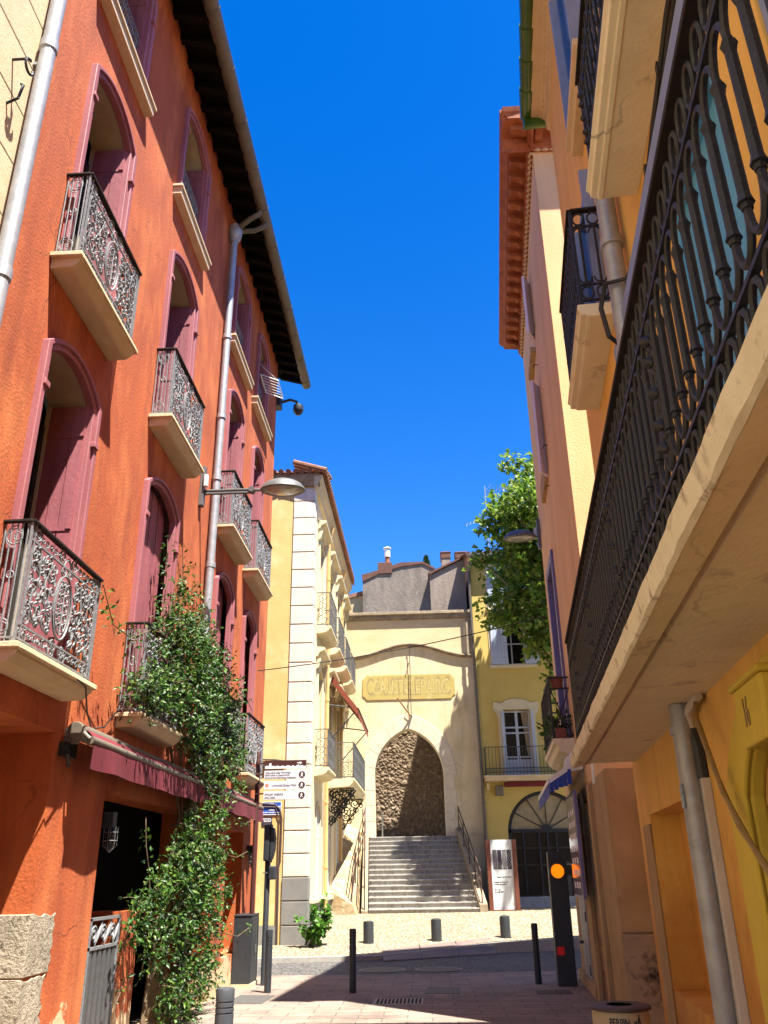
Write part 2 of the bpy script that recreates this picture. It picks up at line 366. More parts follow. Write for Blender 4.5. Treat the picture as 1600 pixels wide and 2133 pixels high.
K['rustrim'] = mat('dull brown rim', (.085, .06, .052), (.065, .047, .042), 9, .6)
K['fluor'] = mat('blue fringe cloth', (.02, .06, .36), (.015, .045, .28), 25, .8, stretch=(3, 3, .1))
K['pot'] = mat('terracotta pot', (.20, .06, .04), (.15, .045, .03), 6, .8)
K['castiron'] = mat('cast iron cover', (.10, .095, .09), (.07, .066, .062), 20, .6, bump=.6, bscale=60)
K['grate'] = mat('pale drain grate', (.42, .38, .30), (.34, .30, .24), 12, .7)
K['bark'] = mat('plane tree bark', (.30, .25, .17), (.17, .15, .10), 5, .9, bump=.4, bscale=18)
K['twig'] = mat('vine stem', (.16, .11, .06), (.11, .075, .04), 12, .85)
K['vine'] = leafmat('vine leaf', [(.005, .018, .003), (.011, .040, .004), (.018, .060, .005), (.030, .088, .008), (.06, .14, .014), (.11, .18, .025)], .42, .2)
K['plane'] = leafmat('plane leaf', [(.03, .07, .008), (.08, .16, .014), (.15, .24, .025), (.24, .29, .045)], .42, .40)
K['fig'] = leafmat('broad leaf', [(.04, .12, .012), (.07, .18, .02), (.11, .24, .035)], .4, .3)
K['cyp'] = leafmat('cypress needle', [(.012, .04, .012), (.02, .06, .016)], .6, .1)
# ------------------------------------------------------------------ ground
def brickmat(name, c1, c2, mort, bw, rh, msize, rot=0, bump=.4, rough=.85, offset=.5):
    m = bpy.data.materials.new(name); m.use_nodes = True; N = m.node_tree.nodes; L = m.node_tree.links; p = N['Principled BSDF']
    tc = N.new('ShaderNodeTexCoord'); mp = N.new('ShaderNodeMapping'); mp.inputs['Rotation'].default_value = (0, 0, rot)
    L.new(tc.outputs['Object'], mp.inputs[0])
    b = N.new('ShaderNodeTexBrick'); b.offset = offset
    b.inputs['Scale'].default_value = 1; b.inputs['Brick Width'].default_value = bw; b.inputs['Row Height'].default_value = rh
    b.inputs['Mortar Size'].default_value = msize; b.inputs['Mortar Smooth'].default_value = .3; b.inputs['Bias'].default_value = 0
    for k, c in (('Color1', c1), ('Color2', c2), ('Mortar', mort)): b.inputs[k].default_value = (*c, 1)
    nz = N.new('ShaderNodeTexNoise'); nz.inputs['Scale'].default_value = 1.7; nz.inputs['Detail'].default_value = 8; nz.inputs['Roughness'].default_value = .7
    L.new(tc.outputs['Object'], nz.inputs['Vector'])
    nv = N.new('ShaderNodeMix'); nv.data_type = 'VECTOR'; nv.inputs[0].default_value = .02
    L.new(mp.outputs[0], nv.inputs[4]); L.new(nz.outputs[1], nv.inputs[5]); L.new(nv.outputs[1], b.inputs['Vector'])
    mr = N.new('ShaderNodeMapRange'); mr.inputs['From Min'].default_value = .3; mr.inputs['From Max'].default_value = .7; mr.inputs['To Min'].default_value = .62; mr.inputs['To Max'].default_value = 1.12
    L.new(nz.outputs[0], mr.inputs['Value'])
    mx = N.new('ShaderNodeMix'); mx.data_type = 'RGBA'; mx.blend_type = 'MULTIPLY'; mx.inputs[0].default_value = 1
    L.new(b.outputs[0], mx.inputs[6]); L.new(mr.outputs[0], mx.inputs[7])
    vg = N.new('ShaderNodeTexVoronoi'); vg.inputs['Scale'].default_value = 2.6; L.new(tc.outputs['Object'], vg.inputs['Vector'])
    rg = N.new('ShaderNodeMapRange'); rg.inputs['From Min'].default_value = .05; rg.inputs['From Max'].default_value = .075; rg.inputs['To Min'].default_value = .5; L.new(vg.outputs['Distance'], rg.inputs['Value'])
    n5 = N.new('ShaderNodeTexNoise'); n5.inputs['Scale'].default_value = .55; n5.inputs['Detail'].default_value = 9; n5.inputs['Roughness'].default_value = .75; L.new(tc.outputs['Object'], n5.inputs['Vector'])
    r5 = N.new('ShaderNodeMapRange'); r5.inputs['From Min'].default_value = .52; r5.inputs['From Max'].default_value = .66; r5.inputs['To Min'].default_value = 1; r5.inputs['To Max'].default_value = .66; L.new(n5.outputs[0], r5.inputs['Value'])
    m5 = N.new('ShaderNodeMath'); m5.operation = 'MULTIPLY'; L.new(rg.outputs[0], m5.inputs[0]); L.new(r5.outputs[0], m5.inputs[1])
    m6 = N.new('ShaderNodeMix'); m6.data_type = 'RGBA'; m6.blend_type = 'MULTIPLY'; m6.inputs[0].default_value = 1; L.new(mx.outputs[2], m6.inputs[6]); L.new(m5.outputs[0], m6.inputs[7])
    L.new(m6.outputs[2], p.inputs['Base Color'])
    p.inputs['Roughness'].default_value = rough
    n2 = N.new('ShaderNodeTexNoise'); n2.inputs['Scale'].default_value = 40; L.new(tc.outputs['Object'], n2.inputs['Vector'])
    ad = N.new('ShaderNodeMath'); ad.operation = 'MULTIPLY_ADD'; ad.inputs[1].default_value = -1; L.new(b.outputs[1], ad.inputs[0]); L.new(n2.outputs[0], ad.inputs[2])
    bp = N.new('ShaderNodeBump'); bp.inputs['Strength'].default_value = bump; bp.inputs['Distance'].default_value = .015
    L.new(ad.outputs[0], bp.inputs['Height']); L.new(bp.outputs[0], p.inputs['Normal'])
    return m
def cobblemat(name, c1, c2, mort, scale, bump=.8, st=(1, 1, 1)):
    m = bpy.data.materials.new(name); m.use_nodes = True; N = m.node_tree.nodes; L = m.node_tree.links; p = N['Principled BSDF']
    tc = N.new('ShaderNodeTexCoord'); mp = N.new('ShaderNodeMapping'); mp.inputs['Scale'].default_value = st; L.new(tc.outputs['Object'], mp.inputs[0])
    v = N.new('ShaderNodeTexVoronoi'); v.inputs['Scale'].default_value = scale; L.new(mp.outputs[0], v.inputs['Vector'])
    e = N.new('ShaderNodeTexVoronoi'); e.feature = 'DISTANCE_TO_EDGE'; e.inputs['Scale'].default_value = scale; L.new(mp.outputs[0], e.inputs['Vector'])
    rp = N.new('ShaderNodeValToRGB'); rp.color_ramp.elements[0].color = (*c1, 1); rp.color_ramp.elements[1].color = (*c2, 1)
    sp = N.new('ShaderNodeSeparateColor'); L.new(v.outputs['Color'], sp.inputs[0]); L.new(sp.outputs[0], rp.inputs[0])
    mr = N.new('ShaderNodeMapRange'); mr.inputs['From Min'].default_value = .02; mr.inputs['From Max'].default_value = .12; L.new(e.outputs['Distance'], mr.inputs['Value'])
    mx = N.new('ShaderNodeMix'); mx.data_type = 'RGBA'; L.new(mr.outputs[0], mx.inputs[0]); mx.inputs[6].default_value = (*mort, 1); L.new(rp.outputs[0], mx.inputs[7])
    L.new(mx.outputs[2], p.inputs['Base Color']); p.inputs['Roughness'].default_value = .8
    m2 = N.new('ShaderNodeMapRange'); m2.inputs['From Max'].default_value = .3; L.new(e.outputs['Distance'], m2.inputs['Value'])
    bp = N.new('ShaderNodeBump'); bp.inputs['Strength'].default_value = bump; bp.inputs['Distance'].default_value = .03
    L.new(m2.outputs[0], bp.inputs['Height']); L.new(bp.outputs[0], p.inputs['Normal'])
    return m
K['paver'] = brickmat('pink grey pavers', (.30, .225, .175), (.235, .175, .14), (.13, .10, .085), .62, .26, .010)
K['road'] = cobblemat('dark setts', (.085, .08, .075), (.15, .14, .13), (.035, .033, .03), 9)
K['cobble'] = cobblemat('pale river cobbles', (.22, .18, .115), (.36, .30, .20), (.15, .12, .075), 7, 1.0, (1, .8, 1))
K['kerb'] = mat('granite kerb', (.40, .37, .33), (.30, .28, .25), 12, .85, bump=.3, bscale=50)
K['soil'] = mat('city ground', (.30, .26, .21), (.24, .21, .17), 2, .95)

def zf(y): return .10+.09*(min(y, 27)-21)
def struct(name, mb, m):
    o = mb.build(name, m); o['kind'] = 'structure'; return o
g = MB(); g.box(-500, 500, -300, 700, -.6, -.10); struct('ground', g, K['soil'])
g = MB(); g.poly([(-14, -8, 0), (14, -8, 0), (14, 18.6, 0), (1.8, 17.55, 0), (0, 17.25, 0), (-2.9, 17.36, 0), (-14, 17.9, 0)]); struct('street_paving', g, K['paver'])
g = MB(); g.poly([(-40, 16, -.03), (40, 16, -.03), (40, 33, -.03), (-40, 33, -.03)]); struct('road', g, K['road'])
KL = [(-14, 19.3), (-4, 20.0), (-1.1, 20.4), (1.4, 21.9), (3.2, 22.4), (14, 24.5)]
g = MB()
for (x0, y0), (x1, y1) in zip(KL, KL[1:]):
    z0, z1 = max(.07, zf(y0)), max(.07, zf(y1))
    g.poly([(x0, y0, -.05), (x1, y1, -.05), (x1, y1, z1), (x0, y0, z0)])
    g.poly([(x0, y0, z0), (x1, y1, z1), (x1, y1+.17, z1), (x0, y0+.17, z0)])
    g.poly([(x0, y0+.17, z0), (x1, y1+.17, z1), (x1, y1+.17, -.05), (x0, y0+.17, -.05)])
struct('kerb', g, K['kerb'])
g = MB()
for (x0, y0), (x1, y1) in zip(KL, KL[1:]):
    y0 += .17; y1 += .17
    z0, z1 = max(.066, zf(y0)-.004), max(.066, zf(y1)-.004)
    g.poly([(x0, y0, z0), (x1, y1, z1), (x1, 27, .64), (x0, 27, .64)]); g.poly([(x0, 27, .64), (x1, 27, .64), (x1, 37, .66), (x0, 37, .66)])
struct('plaza_paving', g, K['cobble'])

# ------------------------------------------------------------------ orange building on the left
XL = -3.3
FL = Fr((XL, 0, 0), (0, 1), (1, 0))
def FLC(yc): return Fr((XL, yc, 0), (0, 1), (1, 0))
ob = thing('orange_building', (XL, 11.2, 0), 'tall orange stucco building with pink arched windows and iron balconies', 'building')
COLS = [(6.74, .655), (9.69, .70), (13.27, .64), (15.42, .58)]
FLO = [(3.32, 6.12), (6.98, 9.66), (10.72, 12.42)]           # sill and springing of the three upper floors
holes = []
for yc, hw in COLS:
    for b0, bs in FLO:
        holes.append(arch(yc-hw+.10, yc+hw-.10, b0, bs-.02, .20))
DOORS = [(5.3, 7.5, 0, 2.88), (8.87, 12.3, 1.34, 2.5), (8.87, 9.78, 0, 1.35), (12.9, 13.9, 0, 2.45), (14.6, 15.9, .5, 2.4)]
dhole = [[(8.87, .002), (8.87, 2.5), (12.3, 2.5), (12.3, .002), (10.35, .002), (10.35, 1.34), (9.78, 1.34), (9.78, .002)]]
for a0, a1, b0, b1 in DOORS[:1]+DOORS[3:]: dhole.append([(a0, b0+.002), (a0, b1), (a1, b1), (a1, b0+.002)])
m = MB(FL); wall(m, [(5.12, 0), (5.12, 13.36), (17.3, 13.36), (17.3, 0)], holes+dhole, 0, .06)
for hi_, h in enumerate(dhole):
    dd = -.95 if hi_ == 1 else -.42
    for k in range(len(h)):
        (a0, b0), (a1, b1) = h[k], h[(k+1) % len(h)]; m.poly([(a0, b0, -.06), (a1, b1, -.06), (a1, b1, dd), (a0, b0, dd)])
m.poly([(17.3, 0, 0), (17.3, 13.36, 0), (17.3, 13.36, -9), (17.3, 0, -9)]); m.poly([(5.12, 0, 0), (5.12, 13.36, 0), (5.12, 13.36, -9), (5.12, 0, -9)])
m.poly([(5.12, 0, -9), (5.12, 13.36, -9), (17.3, 13.36, -9), (17.3, 0, -9)])
m.build('wall', K['orange'], ob)
# black sheets and boxes behind the openings, painted in place of the rooms' shade
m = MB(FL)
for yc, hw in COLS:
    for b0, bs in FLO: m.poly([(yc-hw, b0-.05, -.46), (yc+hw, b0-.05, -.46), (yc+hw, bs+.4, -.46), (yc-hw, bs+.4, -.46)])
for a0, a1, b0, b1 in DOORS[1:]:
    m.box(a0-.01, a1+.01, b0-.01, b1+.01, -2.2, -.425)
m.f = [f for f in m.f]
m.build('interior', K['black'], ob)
# eaves
m = MB(FL)
m.prism([(-9, 16.0), (.66, 13.18), (.66, 13.28), (-9, 16.12)], 4.2, 18.0)
rf = m.build('roof', K['tile'], ob)
m = MB(FL); m.poly([(4.2, 13.34, .002), (4.2, 13.15, .63), (17.98, 13.15, .63), (17.98, 13.34, .002)]); m.poly([(17.3, 13.34, 0), (17.98, 13.3, 0), (17.98, 13.9, -2), (17.3, 13.9, -2)])
m.build('soffit_boards', K['wooddark'], rf)  # soffit and rafters near black, the eave shade put into their colour
m = MB(FL)
for k in range(34):
    a = 4.4+.405*k
    m.prism([(-.02, 13.20), (.60, 13.02), (.60, 13.12), (-.02, 13.32)], a, a+.10)
m.build('rafters', K['wooddark'], rf)
m = MB(FL)                                                      # half round gutter with joints
ga, gc, gb = .64, .615, 13.12
pr = [(gc+.112*math.cos(t), gb+.112*math.sin(t)) for t in [math.pi*(1+k/8) for k in range(9)]]
pr += [(gc+.098*math.cos(t), gb+.098*math.sin(t)) for t in [math.pi*(2-k/8) for k in range(9)]]
m.prism(pr, 3.6, 18.03)
for k in range(15):
    a = 4.0+.98*k
    m.prism([(gc+.121*math.cos(t), gb+.121*math.sin(t)) for t in [math.pi*(1+q/8) for q in range(9)]], a, a+.03)
m.build('gutter', K['zincdark'], rf, smooth=True)
# rain pipe with its two swan necks
def pipe(F, pts, r, name, m_, parent, collars=(), n=12):
    m = MB(F); m.tube(pts, r, n)
    for a, b, c in collars: m.tube([(a, b-.04, c), (a, b-.035, c), (a, b+.035, c), (a, b+.04, c)], [r, r*1.22, r*1.22, r], n)
    return m.build(name, m_, parent, smooth=True)
nk = MB(FL); m = MB(FL)
m.tube([(12.02, 12.55, .09), (12.02, 8, .085), (12.0, 4.4, .085), (12.0, .1, .085)], .062, 12)
for b in (12.5, 10.35, 8.75, 7.6, 6.1): m.tube([(12.02, b-.05, .086), (12.02, b-.04, .086), (12.02, b+.04, .086), (12.02, b+.05, .086)], [.062, .078, .078, .062], 12)
m.tube([(12.02, 12.5, .09), (12.02, 12.56, .09), (12.03, 12.74, .1), (12.03, 12.84, .1)], [.07, .12, .135, .11], 14)
for da, e in ((-.18, .62), (.14, .66)):
    nk.tube([(12.03, 12.74, .12), (12.03+da*.5, 12.80, .24), (12.03+da, 12.86, .42), (12.03+da, 12.95, e-.06), (12.03+da, 13.05, e-.03)], .05, 10)
nk.build('swan_necks', K['zincdark'], m.build('rain_pipe', K['zinc'], ob, smooth=True), smooth=True)  # necks in darker metal than the pipe, painting in the shade below the eave
# exposed corner stones and plaster lumps at the pier
m = MB(FL)
for a0, a1, b0, b1 in ((7.47, 8.0, .94, 1.40), (7.46, 7.92, .48, .932), (7.465, 8.05, 0.0, .472)):
    n_ = 9; pl_ = [(a0, b0)]+[(a1-(a1-a0)*.2*k/n_*0+rnd.uniform(-.05, .03), b0+(b1-b0)*k/n_) for k in range(n_+1)]+[(a1-(a1-a0)*k/n_, b1+rnd.uniform(-.025, .008)) for k in range(1, n_)]+[(a0, b1)]
    m.extr(pl_, -.80, .014)
m.build('corner_stone', K['stone'], ob, bevel=.012)
m = MB(FL); m.box(5.3, 7.5, .002, 2.88, -.96, -.90)
dr = m.build('door', K['wooddark'], ob)
m = MB(FL)
for a0 in (5.6, 6.55):
    for b0, b1 in ((.2, .95), (1.1, 1.9), (2.02, 2.62)): m.box(a0, a0+.72, b0, b1, -.905, -.875)
m.build('door_panel', K['wooddark'], dr, bevel=.01)

# ---- windows of the orange building: frame, reveal, shutters, panes
def left_window(yc, hw, b0, bs, kind):
    F = FLC(yc); rt = part('window', ob, (0, yc-11.2, 0))
    m = MB(F)
    o1, i1 = arch(-hw, hw, b0, bs, .25), arch(-hw+.07, hw-.07, b0, bs-.01, .225)
    i2 = arch(-hw+.135, hw-.135, b0, bs-.03, .19)
    m.band(o1, i1, -.01, .065); m.band(i1, i2, -.05, .035)
    for s in (-1, 1): m.box(s*(hw-.06)-.05, s*(hw-.06)+.05, bs-.46, bs-.40, .0, .085)
    m.build('frame', K['pink'], rt, bevel=.008)
    m = MB(F)
    h = hw-.125
    if kind == 'open':
        lin = arch(-hw+.104, hw-.104, b0, bs-.022, .196)
        for (q0, r0), (q1, r1) in zip(lin, lin[1:]): m.poly([(q0, r0, -.04), (q1, r1, -.04), (q1, r1, -.44), (q0, r0, -.44)])
        m.box(-h, -h+.10, b0, bs, -.44, -.39); m.box(h-.06, h, b0, bs, -.44, -.39); m.box(-.05, .05, b0, bs-.2, -.44, -.40)
        m.build('reveal', K['reveal'], rt)
        m = MB(F)
        m.box(h-.045, h-.005, b0, bs-.02, -.40, -.02)
        for q in range(3): m.box(h-.055, h-.047, b0+.05, bs-.05, -.39+.125*q, -.28+.125*q)
        for q in (.12, .5, .86): z = b0+(bs-b0)*q; m.box(h-.062, h-.046, z, z+.07, -.39, -.03); m.box(h-.068, h-.04, z+.02, z+.05, -.06, -.015)
        m.build('shutter', K['pinkdark'], rt)
        m = MB(F); m.box(-h+.004, -h+.03, b0, bs-.05, -.36, -.03)
        m.build('shutter', K['pinkdark'], rt)
    else:
        for s in (-1, 1):
            m = MB(F); nb = 4; a0 = 0 if s > 0 else -h
            for q in range(nb): m.box(a0+h*q/nb+.004, a0+h*(q+1)/nb-.004, b0, bs+.16, -.16, -.12-(q % 2)*.006)
            m.build('shutter', K['pinkdark'], rt)
    m = MB(F); m.box(-h+.1, -.05, b0+.1, bs-.26, -.43, -.425); m.box(.05, h-.06, b0+.1, bs-.26, -.43, -.425)
    m.build('pane', K['glass'], rt)
    return rt
for ci, (yc, hw) in enumerate(COLS):
    for fi, (b0, bs) in enumerate(FLO):
        left_window(yc, hw, b0, bs, 'shut' if (fi == 0 and ci > 0) else 'open')

# ---- wrought iron balconies
def ornate_panel(m, hw, H, c, dens=1.0):
    """scrollwork of the front of a balcony in the frame of m, from -hw to hw and 0 to H"""
    r = .0095
    def T(p, rr=r): m.tube([(a, b, c) for a, b in p], rr, 5)
    def blob(a, b, s):
        m.tube([(a-s, b-s*.6, c), (a, b, c+.010), (a+s, b+s*.6, c)], [.004, s*.42, .004], 5)
    for b in (.16, H-.15): m.box(-hw, hw, b-.008, b+.008, c-.008, c+.008)
    cb = H*.5
    el = [(.17*math.cos(t), cb+.28*math.sin(t)) for t in [2*math.pi*k/28 for k in range(28)]]
    m.tube([(a, b, c) for a, b in el], .011, 5, closed=True)
    el = [(.135*math.cos(t), cb+.235*math.sin(t)) for t in [2*math.pi*k/24 for k in range(24)]]
    m.tube([(a, b, c) for a, b in el], .006, 5, closed=True)
    T([(0, cb-.24), (.01, cb-.1), (0, cb+.05), (0, cb+.22)], .01)
    for s in (-1, 1):
        for k in range(5):
            y = cb-.19+.085*k; w_ = .085-.012*abs(k-1.5)
            T(spiral(s*w_*.75, y+.03, .042, .012, math.pi*(1.5 if s > 0 else 1.5), s*1.4, 12), .0075)
            blob(s*w_*.45, y+.045, .022); blob(s*(w_+.01), y+.07, .016)
        # large S scrolls on both sides of the oval
        for x0, flip in ((.33, 1), (.55, -1)):
            if x0 > hw-.14: continue
            T([(s*(x0-.11), .2), (s*(x0-.06*flip), .34), (s*(x0+.03), cb-.05), (s*(x0+.05*flip), cb+.1), (s*(x0-.02), H-.2)], .011)
            for (cy, t0) in ((.30, 0), (cb-.02, math.pi), (cb+.2, 0), (H-.24, math.pi)):
                T(spiral(s*(x0+.03*(1 if t0 else -1)), cy, .085, .02, t0, s*1.6, 20), .009)
                blob(s*(x0+.02), cy+.07, .03); blob(s*(x0-.07), cy-.05, .026); blob(s*(x0+.075), cy, .022)
            for q in range(4): blob(s*(x0-.1+.05*q), cb-.27+.16*q, .034)
        for x0 in (.24, .44, .63):
            if x0 > hw-.06: continue
            for q in range(6):
                T(spiral(s*x0, .24+.105*q, .05, .012, q*1.3, s*(1.4 if q % 2 else -1.4), 14), .0085)
        # corner scrolls
        for cy, t0 in ((.08, math.pi/2), (H-.075, -math.pi/2)):
            T(spiral(s*.12, cy, .065, .015, t0, s*1.5, 16), .008)
            T(spiral(s*(hw-.1), cy, .065, .015, t0, -s*1.5, 16), .008)
            T(spiral(s*(hw-.1), cy+(.16 if cy < .3 else -.16), .075, .018, t0, -s*1.6, 18), .008)
        for q in range(7): T(spiral(s*(.18+.085*q), .11, .034, .01, 0, s*1.3, 10), .006); T(spiral(s*(.18+.085*q), H-.085, .034, .01, 0, s*1.3, 10), .006)
        for q in range(6): blob(s*(.2+.08*q), .11+.03*(q % 2), .018); blob(s*(.2+.08*q), H-.09-.03*(q % 2), .018)
    for s in (-1, 1):
        T([(s*.1, H-.17), (s*.06, H-.1), (0, H-.06)], .01); T(spiral(s*.07, H-.19, .055, .012, 0, s*1.5, 14), .009)
        T(spiral(s*.09, .14, .06, .014, math.pi, s*1.5, 14), .009)
def side_panel(m, a, H, c0, c1):
    w_ = c1-c0; mc = (c0+c1)/2
    for c in (c0+.02, c0+.07, mc, c1-.075, c1-.03):
        m.tube([(a, .02, c), (a, H-.02, c)], .007, 5)
    for cy in (.13, H-.13):
        for s in (-1, 1):
            m.tube([(a, b, mc+cc) for cc, b in spiral(0, cy, w_*.42, .012, s*math.pi/2, s*1.3, 18)], .006, 5)
    m.tube([(a, H*.55+.03*math.sin(t), mc+.03*math.cos(t)) for t in [2*math.pi*k/10 for k in range(10)]], .006, 4, closed=True)
def balcony_proto(hw, pr, H):
    """slab and railing about the origin: top of the slab at 0, wall at c = 0"""
    F = Fr((0, 0, 0), (0, 1), (1, 0)); rt = part('balcony', ob)
    m = MB(F)
    prof = [(0, 0), (pr+.07, 0), (pr+.075, -.045), (pr+.045, -.05), (pr+.045, -.075), (pr-.02, -.135), (pr-.05, -.145), (0, -.15)]
    e = hw+.07
    m.prism(prof, -e+.05, e-.05)
    # moulded ends
    m.box(-e, -e+.05, -.045, 0, 0, pr+.07); m.box(e-.05, e, -.045, 0, 0, pr+.07)
    m.build('slab', K['cream'], rt, bevel=.006, local=True)
    m = MB(F)
    ornate_panel(m, hw-.02, H, pr)
    for s in (-1, 1):
        side_panel(m, s*hw, H, 0, pr)
        m.box(s*hw-.009, s*hw+.009, 0, H, pr-.009, pr+.009); m.box(s*(hw-.06)-.008, s*(hw-.06)+.008, 0, H, pr-.008, pr+.008)
        m.box(s*hw-.008, s*hw+.008, .04, .055, 0, pr)
    m.box(-hw, hw, .04, .056, pr-.01, pr+.01)
    m.build('railing', K['iron'], rt, local=True, smooth=True, sharp=30)
    m = MB(F); m.box(-hw-.02, hw+.02, H-.012, H+.012, pr-.028, pr+.028)
    for s in (-1, 1): m.box(s*hw-.024, s*hw+.024, H-.011, H+.011, 0, pr)
    m.build('handrail', K['ironrail'], rt, local=True, bevel=.004)
    return rt
pb = balcony_proto(.74, .235, 1.0)
first = True
for ci, (yc, hw) in enumerate(COLS):
    for fi in (0, 1):
        b0 = FLO[fi][0]
        loc = (0, yc-11.2, b0+(.0 if fi else -.02))
        if first: pb.location = loc; first = False
        else: copy_tree(pb, ob, loc)
# sills and inner window guards of the top floor
def guard_proto():
    F = Fr((0, 0, 0), (0, 1), (1, 0)); rt = part('window_guard', ob)
    m = MB(F); m.box(-.83, .83, -.16, -.02, -.1, .12); m.box(-.86, .86, -.045, -.0, -.1, .145)
    m.build('sill', K['cream'], rt, bevel=.008, local=True)
    m = MB(F); r = .007
    for b in (.05, .2, .68, .82): m.box(-.56, .56, b-.008, b+.008, -.058, -.042)
    for k in range(7):
        a = -.48+.16*k
        for s in (-1, 1):
            m.tube([(a+x, y, -.05) for x, y in spiral(0, .44+s*.12, .075, .015, -s*math.pi/2, s*1.5, 16)], r, 5)
        m.tube([(a+.08, .05, -.05), (a+.08, .82, -.05)], r, 5)
        for s in (-1, 1): m.tube([(a+x, y, -.05) for x, y in spiral(0, .125 if s < 0 else .75, .05, .02, 0, 1.2, 10)], .006, 4)
    m.build('guard', K['iron'], rt, local=True, smooth=True, sharp=30)
    return rt
gp = guard_proto()
for ci, (yc, hw) in enumerate(COLS):
    loc = (0, yc-11.2, FLO[2][0])
    if ci == 0: gp.location = loc
    else: copy_tree(gp, ob, loc)
# ------------------------------------------------------------------ cream neighbour at the left edge
nb = thing('cream_building', (XL+.02, 2.5, 0), 'cream building with scored joints at the far left edge of the street', 'building')
m = MB(FL)
wall(m, [(-4, 0), (-4, 13), (5.08, 13), (5.08, 0)], [[(3.0, 4.4), (3.0, 6.9), (4.35, 6.9), (4.35, 4.4)]], .03, .25)
m.poly([(5.08, 0, .03), (5.08, 13, .03), (5.08, 13, -9), (5.08, 0, -9)]); m.poly([(-4, 13, .03), (5.08, 13, .03), (5.08, 13, -9), (-4, 13, -9)]); m.poly([(-4, 0, -9), (-4, 13, -9), (5.08, 13, -9), (5.08, 0, -9)])
m.build('wall', K['cream'], nb)
m = MB(FL)
for b in [.55*k for k in range(1, 23)]: m.box(-4, 5.085, b, b+.012, .029, .033)
m.build('joint', K['mould'], nb)
m = MB(FL); m.box(2.85, 4.5, 6.9, 7.08, .02, .10); m.box(2.8, 4.55, 7.08, 7.14, .02, .13); m.box(2.9, 3.0, 4.4, 6.9, .02, .06); m.box(4.35, 4.45, 4.4, 6.9, .02, .06)
m.build('window_surround', K['cream'], nb, bevel=.01)
m = MB(FL); m.box(3.0, 4.35, 4.4, 6.9, -.24, -.2); m.build('window_pane', K['glass'], nb)
m = MB(FL); m.tube([(4.75, 8.0, .03), (4.75, 8.0, .16), (4.75, 7.98, .19)], .012, 6); m.tube([(4.75+x, 7.9+y, .19) for x, y in spiral(0, 0, .07, .06, 1.5, .8, 12)], .012, 6)
m.tube([(4.8, 7.55, .03), (4.8, 7.6, .12), (4.8, 7.75, .14), (4.83, 7.8, .1)], .012, 6)
m.build('shutter_hook', K['ironblack'], nb)
m = MB(FL); m.tube([(5.06, 12.6, .13), (5.06, 8, .13), (5.06, .1, .13)], .068, 14)
for b in (8.55, 6.0, 3.0): m.tube([(5.06, b-.06, .13), (5.06, b-.05, .13), (5.06, b+.05, .13), (5.06, b+.06, .13)], [.068, .08, .08, .068], 14)
for b in (8.3, 5.2): m.box(5.03, 5.09, b, b+.03, .0, .08)
m.build('rain_pipe', K['zinc'], nb, smooth=True)

# ------------------------------------------------------------------ lamps on brackets
def bracket_lamp(loc, rz, label, arm, rise=0.0, group='bracket street lamps'):
    """arm runs along local +x from the wall"""
    t = thing('street_lamp', loc, label, 'lamp', group, rz)
    F = lambda a, b, c=0: Vector((a, c, b))
    m = MB(F); m.box(0, .07, -.30, .36, -.055, .055); m.build('wall_plate', K['steel'], t, local=True, bevel=.006)
    m = MB(F); m.box(.07, .13, .0, .2, -.09, -.03); m.build('junction_box', K['white'], t, local=True, bevel=.008)
    m = MB(F)
    m.tube([(.05, -.045, .0), (arm-.12, -.045+rise, .0)], .022, 8); m.tube([(.05, -.095, 0), (arm-.12, -.095+rise, 0)], .022, 8); m.box(.05, arm-.12, -.085, -.055, -.008, .008)
    m.tube([(arm-.14, -.06+rise, -.06), (arm-.14, -.06+rise, .06)], .045, 10); m.tube([(arm-.14, -.06+rise, 0), (arm+.02, -.06+rise, 0)], .022, 8)
    m.build('arm', K['steel'], t, local=True, smooth=True)
    R0 = .335; cx = arm+R0
    def tilt(m):
        for v in m.v:
            y, z = v.y, v.z; v.y = y*math.cos(tl)-z*math.sin(tl); v.z = y*math.sin(tl)+z*math.cos(tl)
    tl = math.copysign(R(9), math.cos(rz))
    m = MB(); m.lathe([(.0, .135), (.06, .133), (.14, .115), (.22, .085), (.29, .04), (R0, -.02), (R0+.01, -.045), (R0-.01, -.06), (R0-.075, -.05), (R0-.08, -.035)], cx, 0, 40, cap=False)
    tilt(m)
    for i in range(len(m.v)): m.v[i].z += -.03+rise
    m.build('lamp_head', K['steel'], t, local=True, smooth=True, sharp=60)
    m = MB(); m.lathe([(R0-.075, -.047), (.2, -.075), (.1, -.09), (0.001, -.094)], cx, 0, 32, cap=False)
    tilt(m)
    for i in range(len(m.v)): m.v[i].z += -.03+rise
    m.build('lamp_glass', K['lampglass'], t, local=True, smooth=True, sharp=180)
    return t
bracket_lamp((XL, 11.42, 7.14), 0, 'grey street lamp on a long arm from the orange wall', .94)

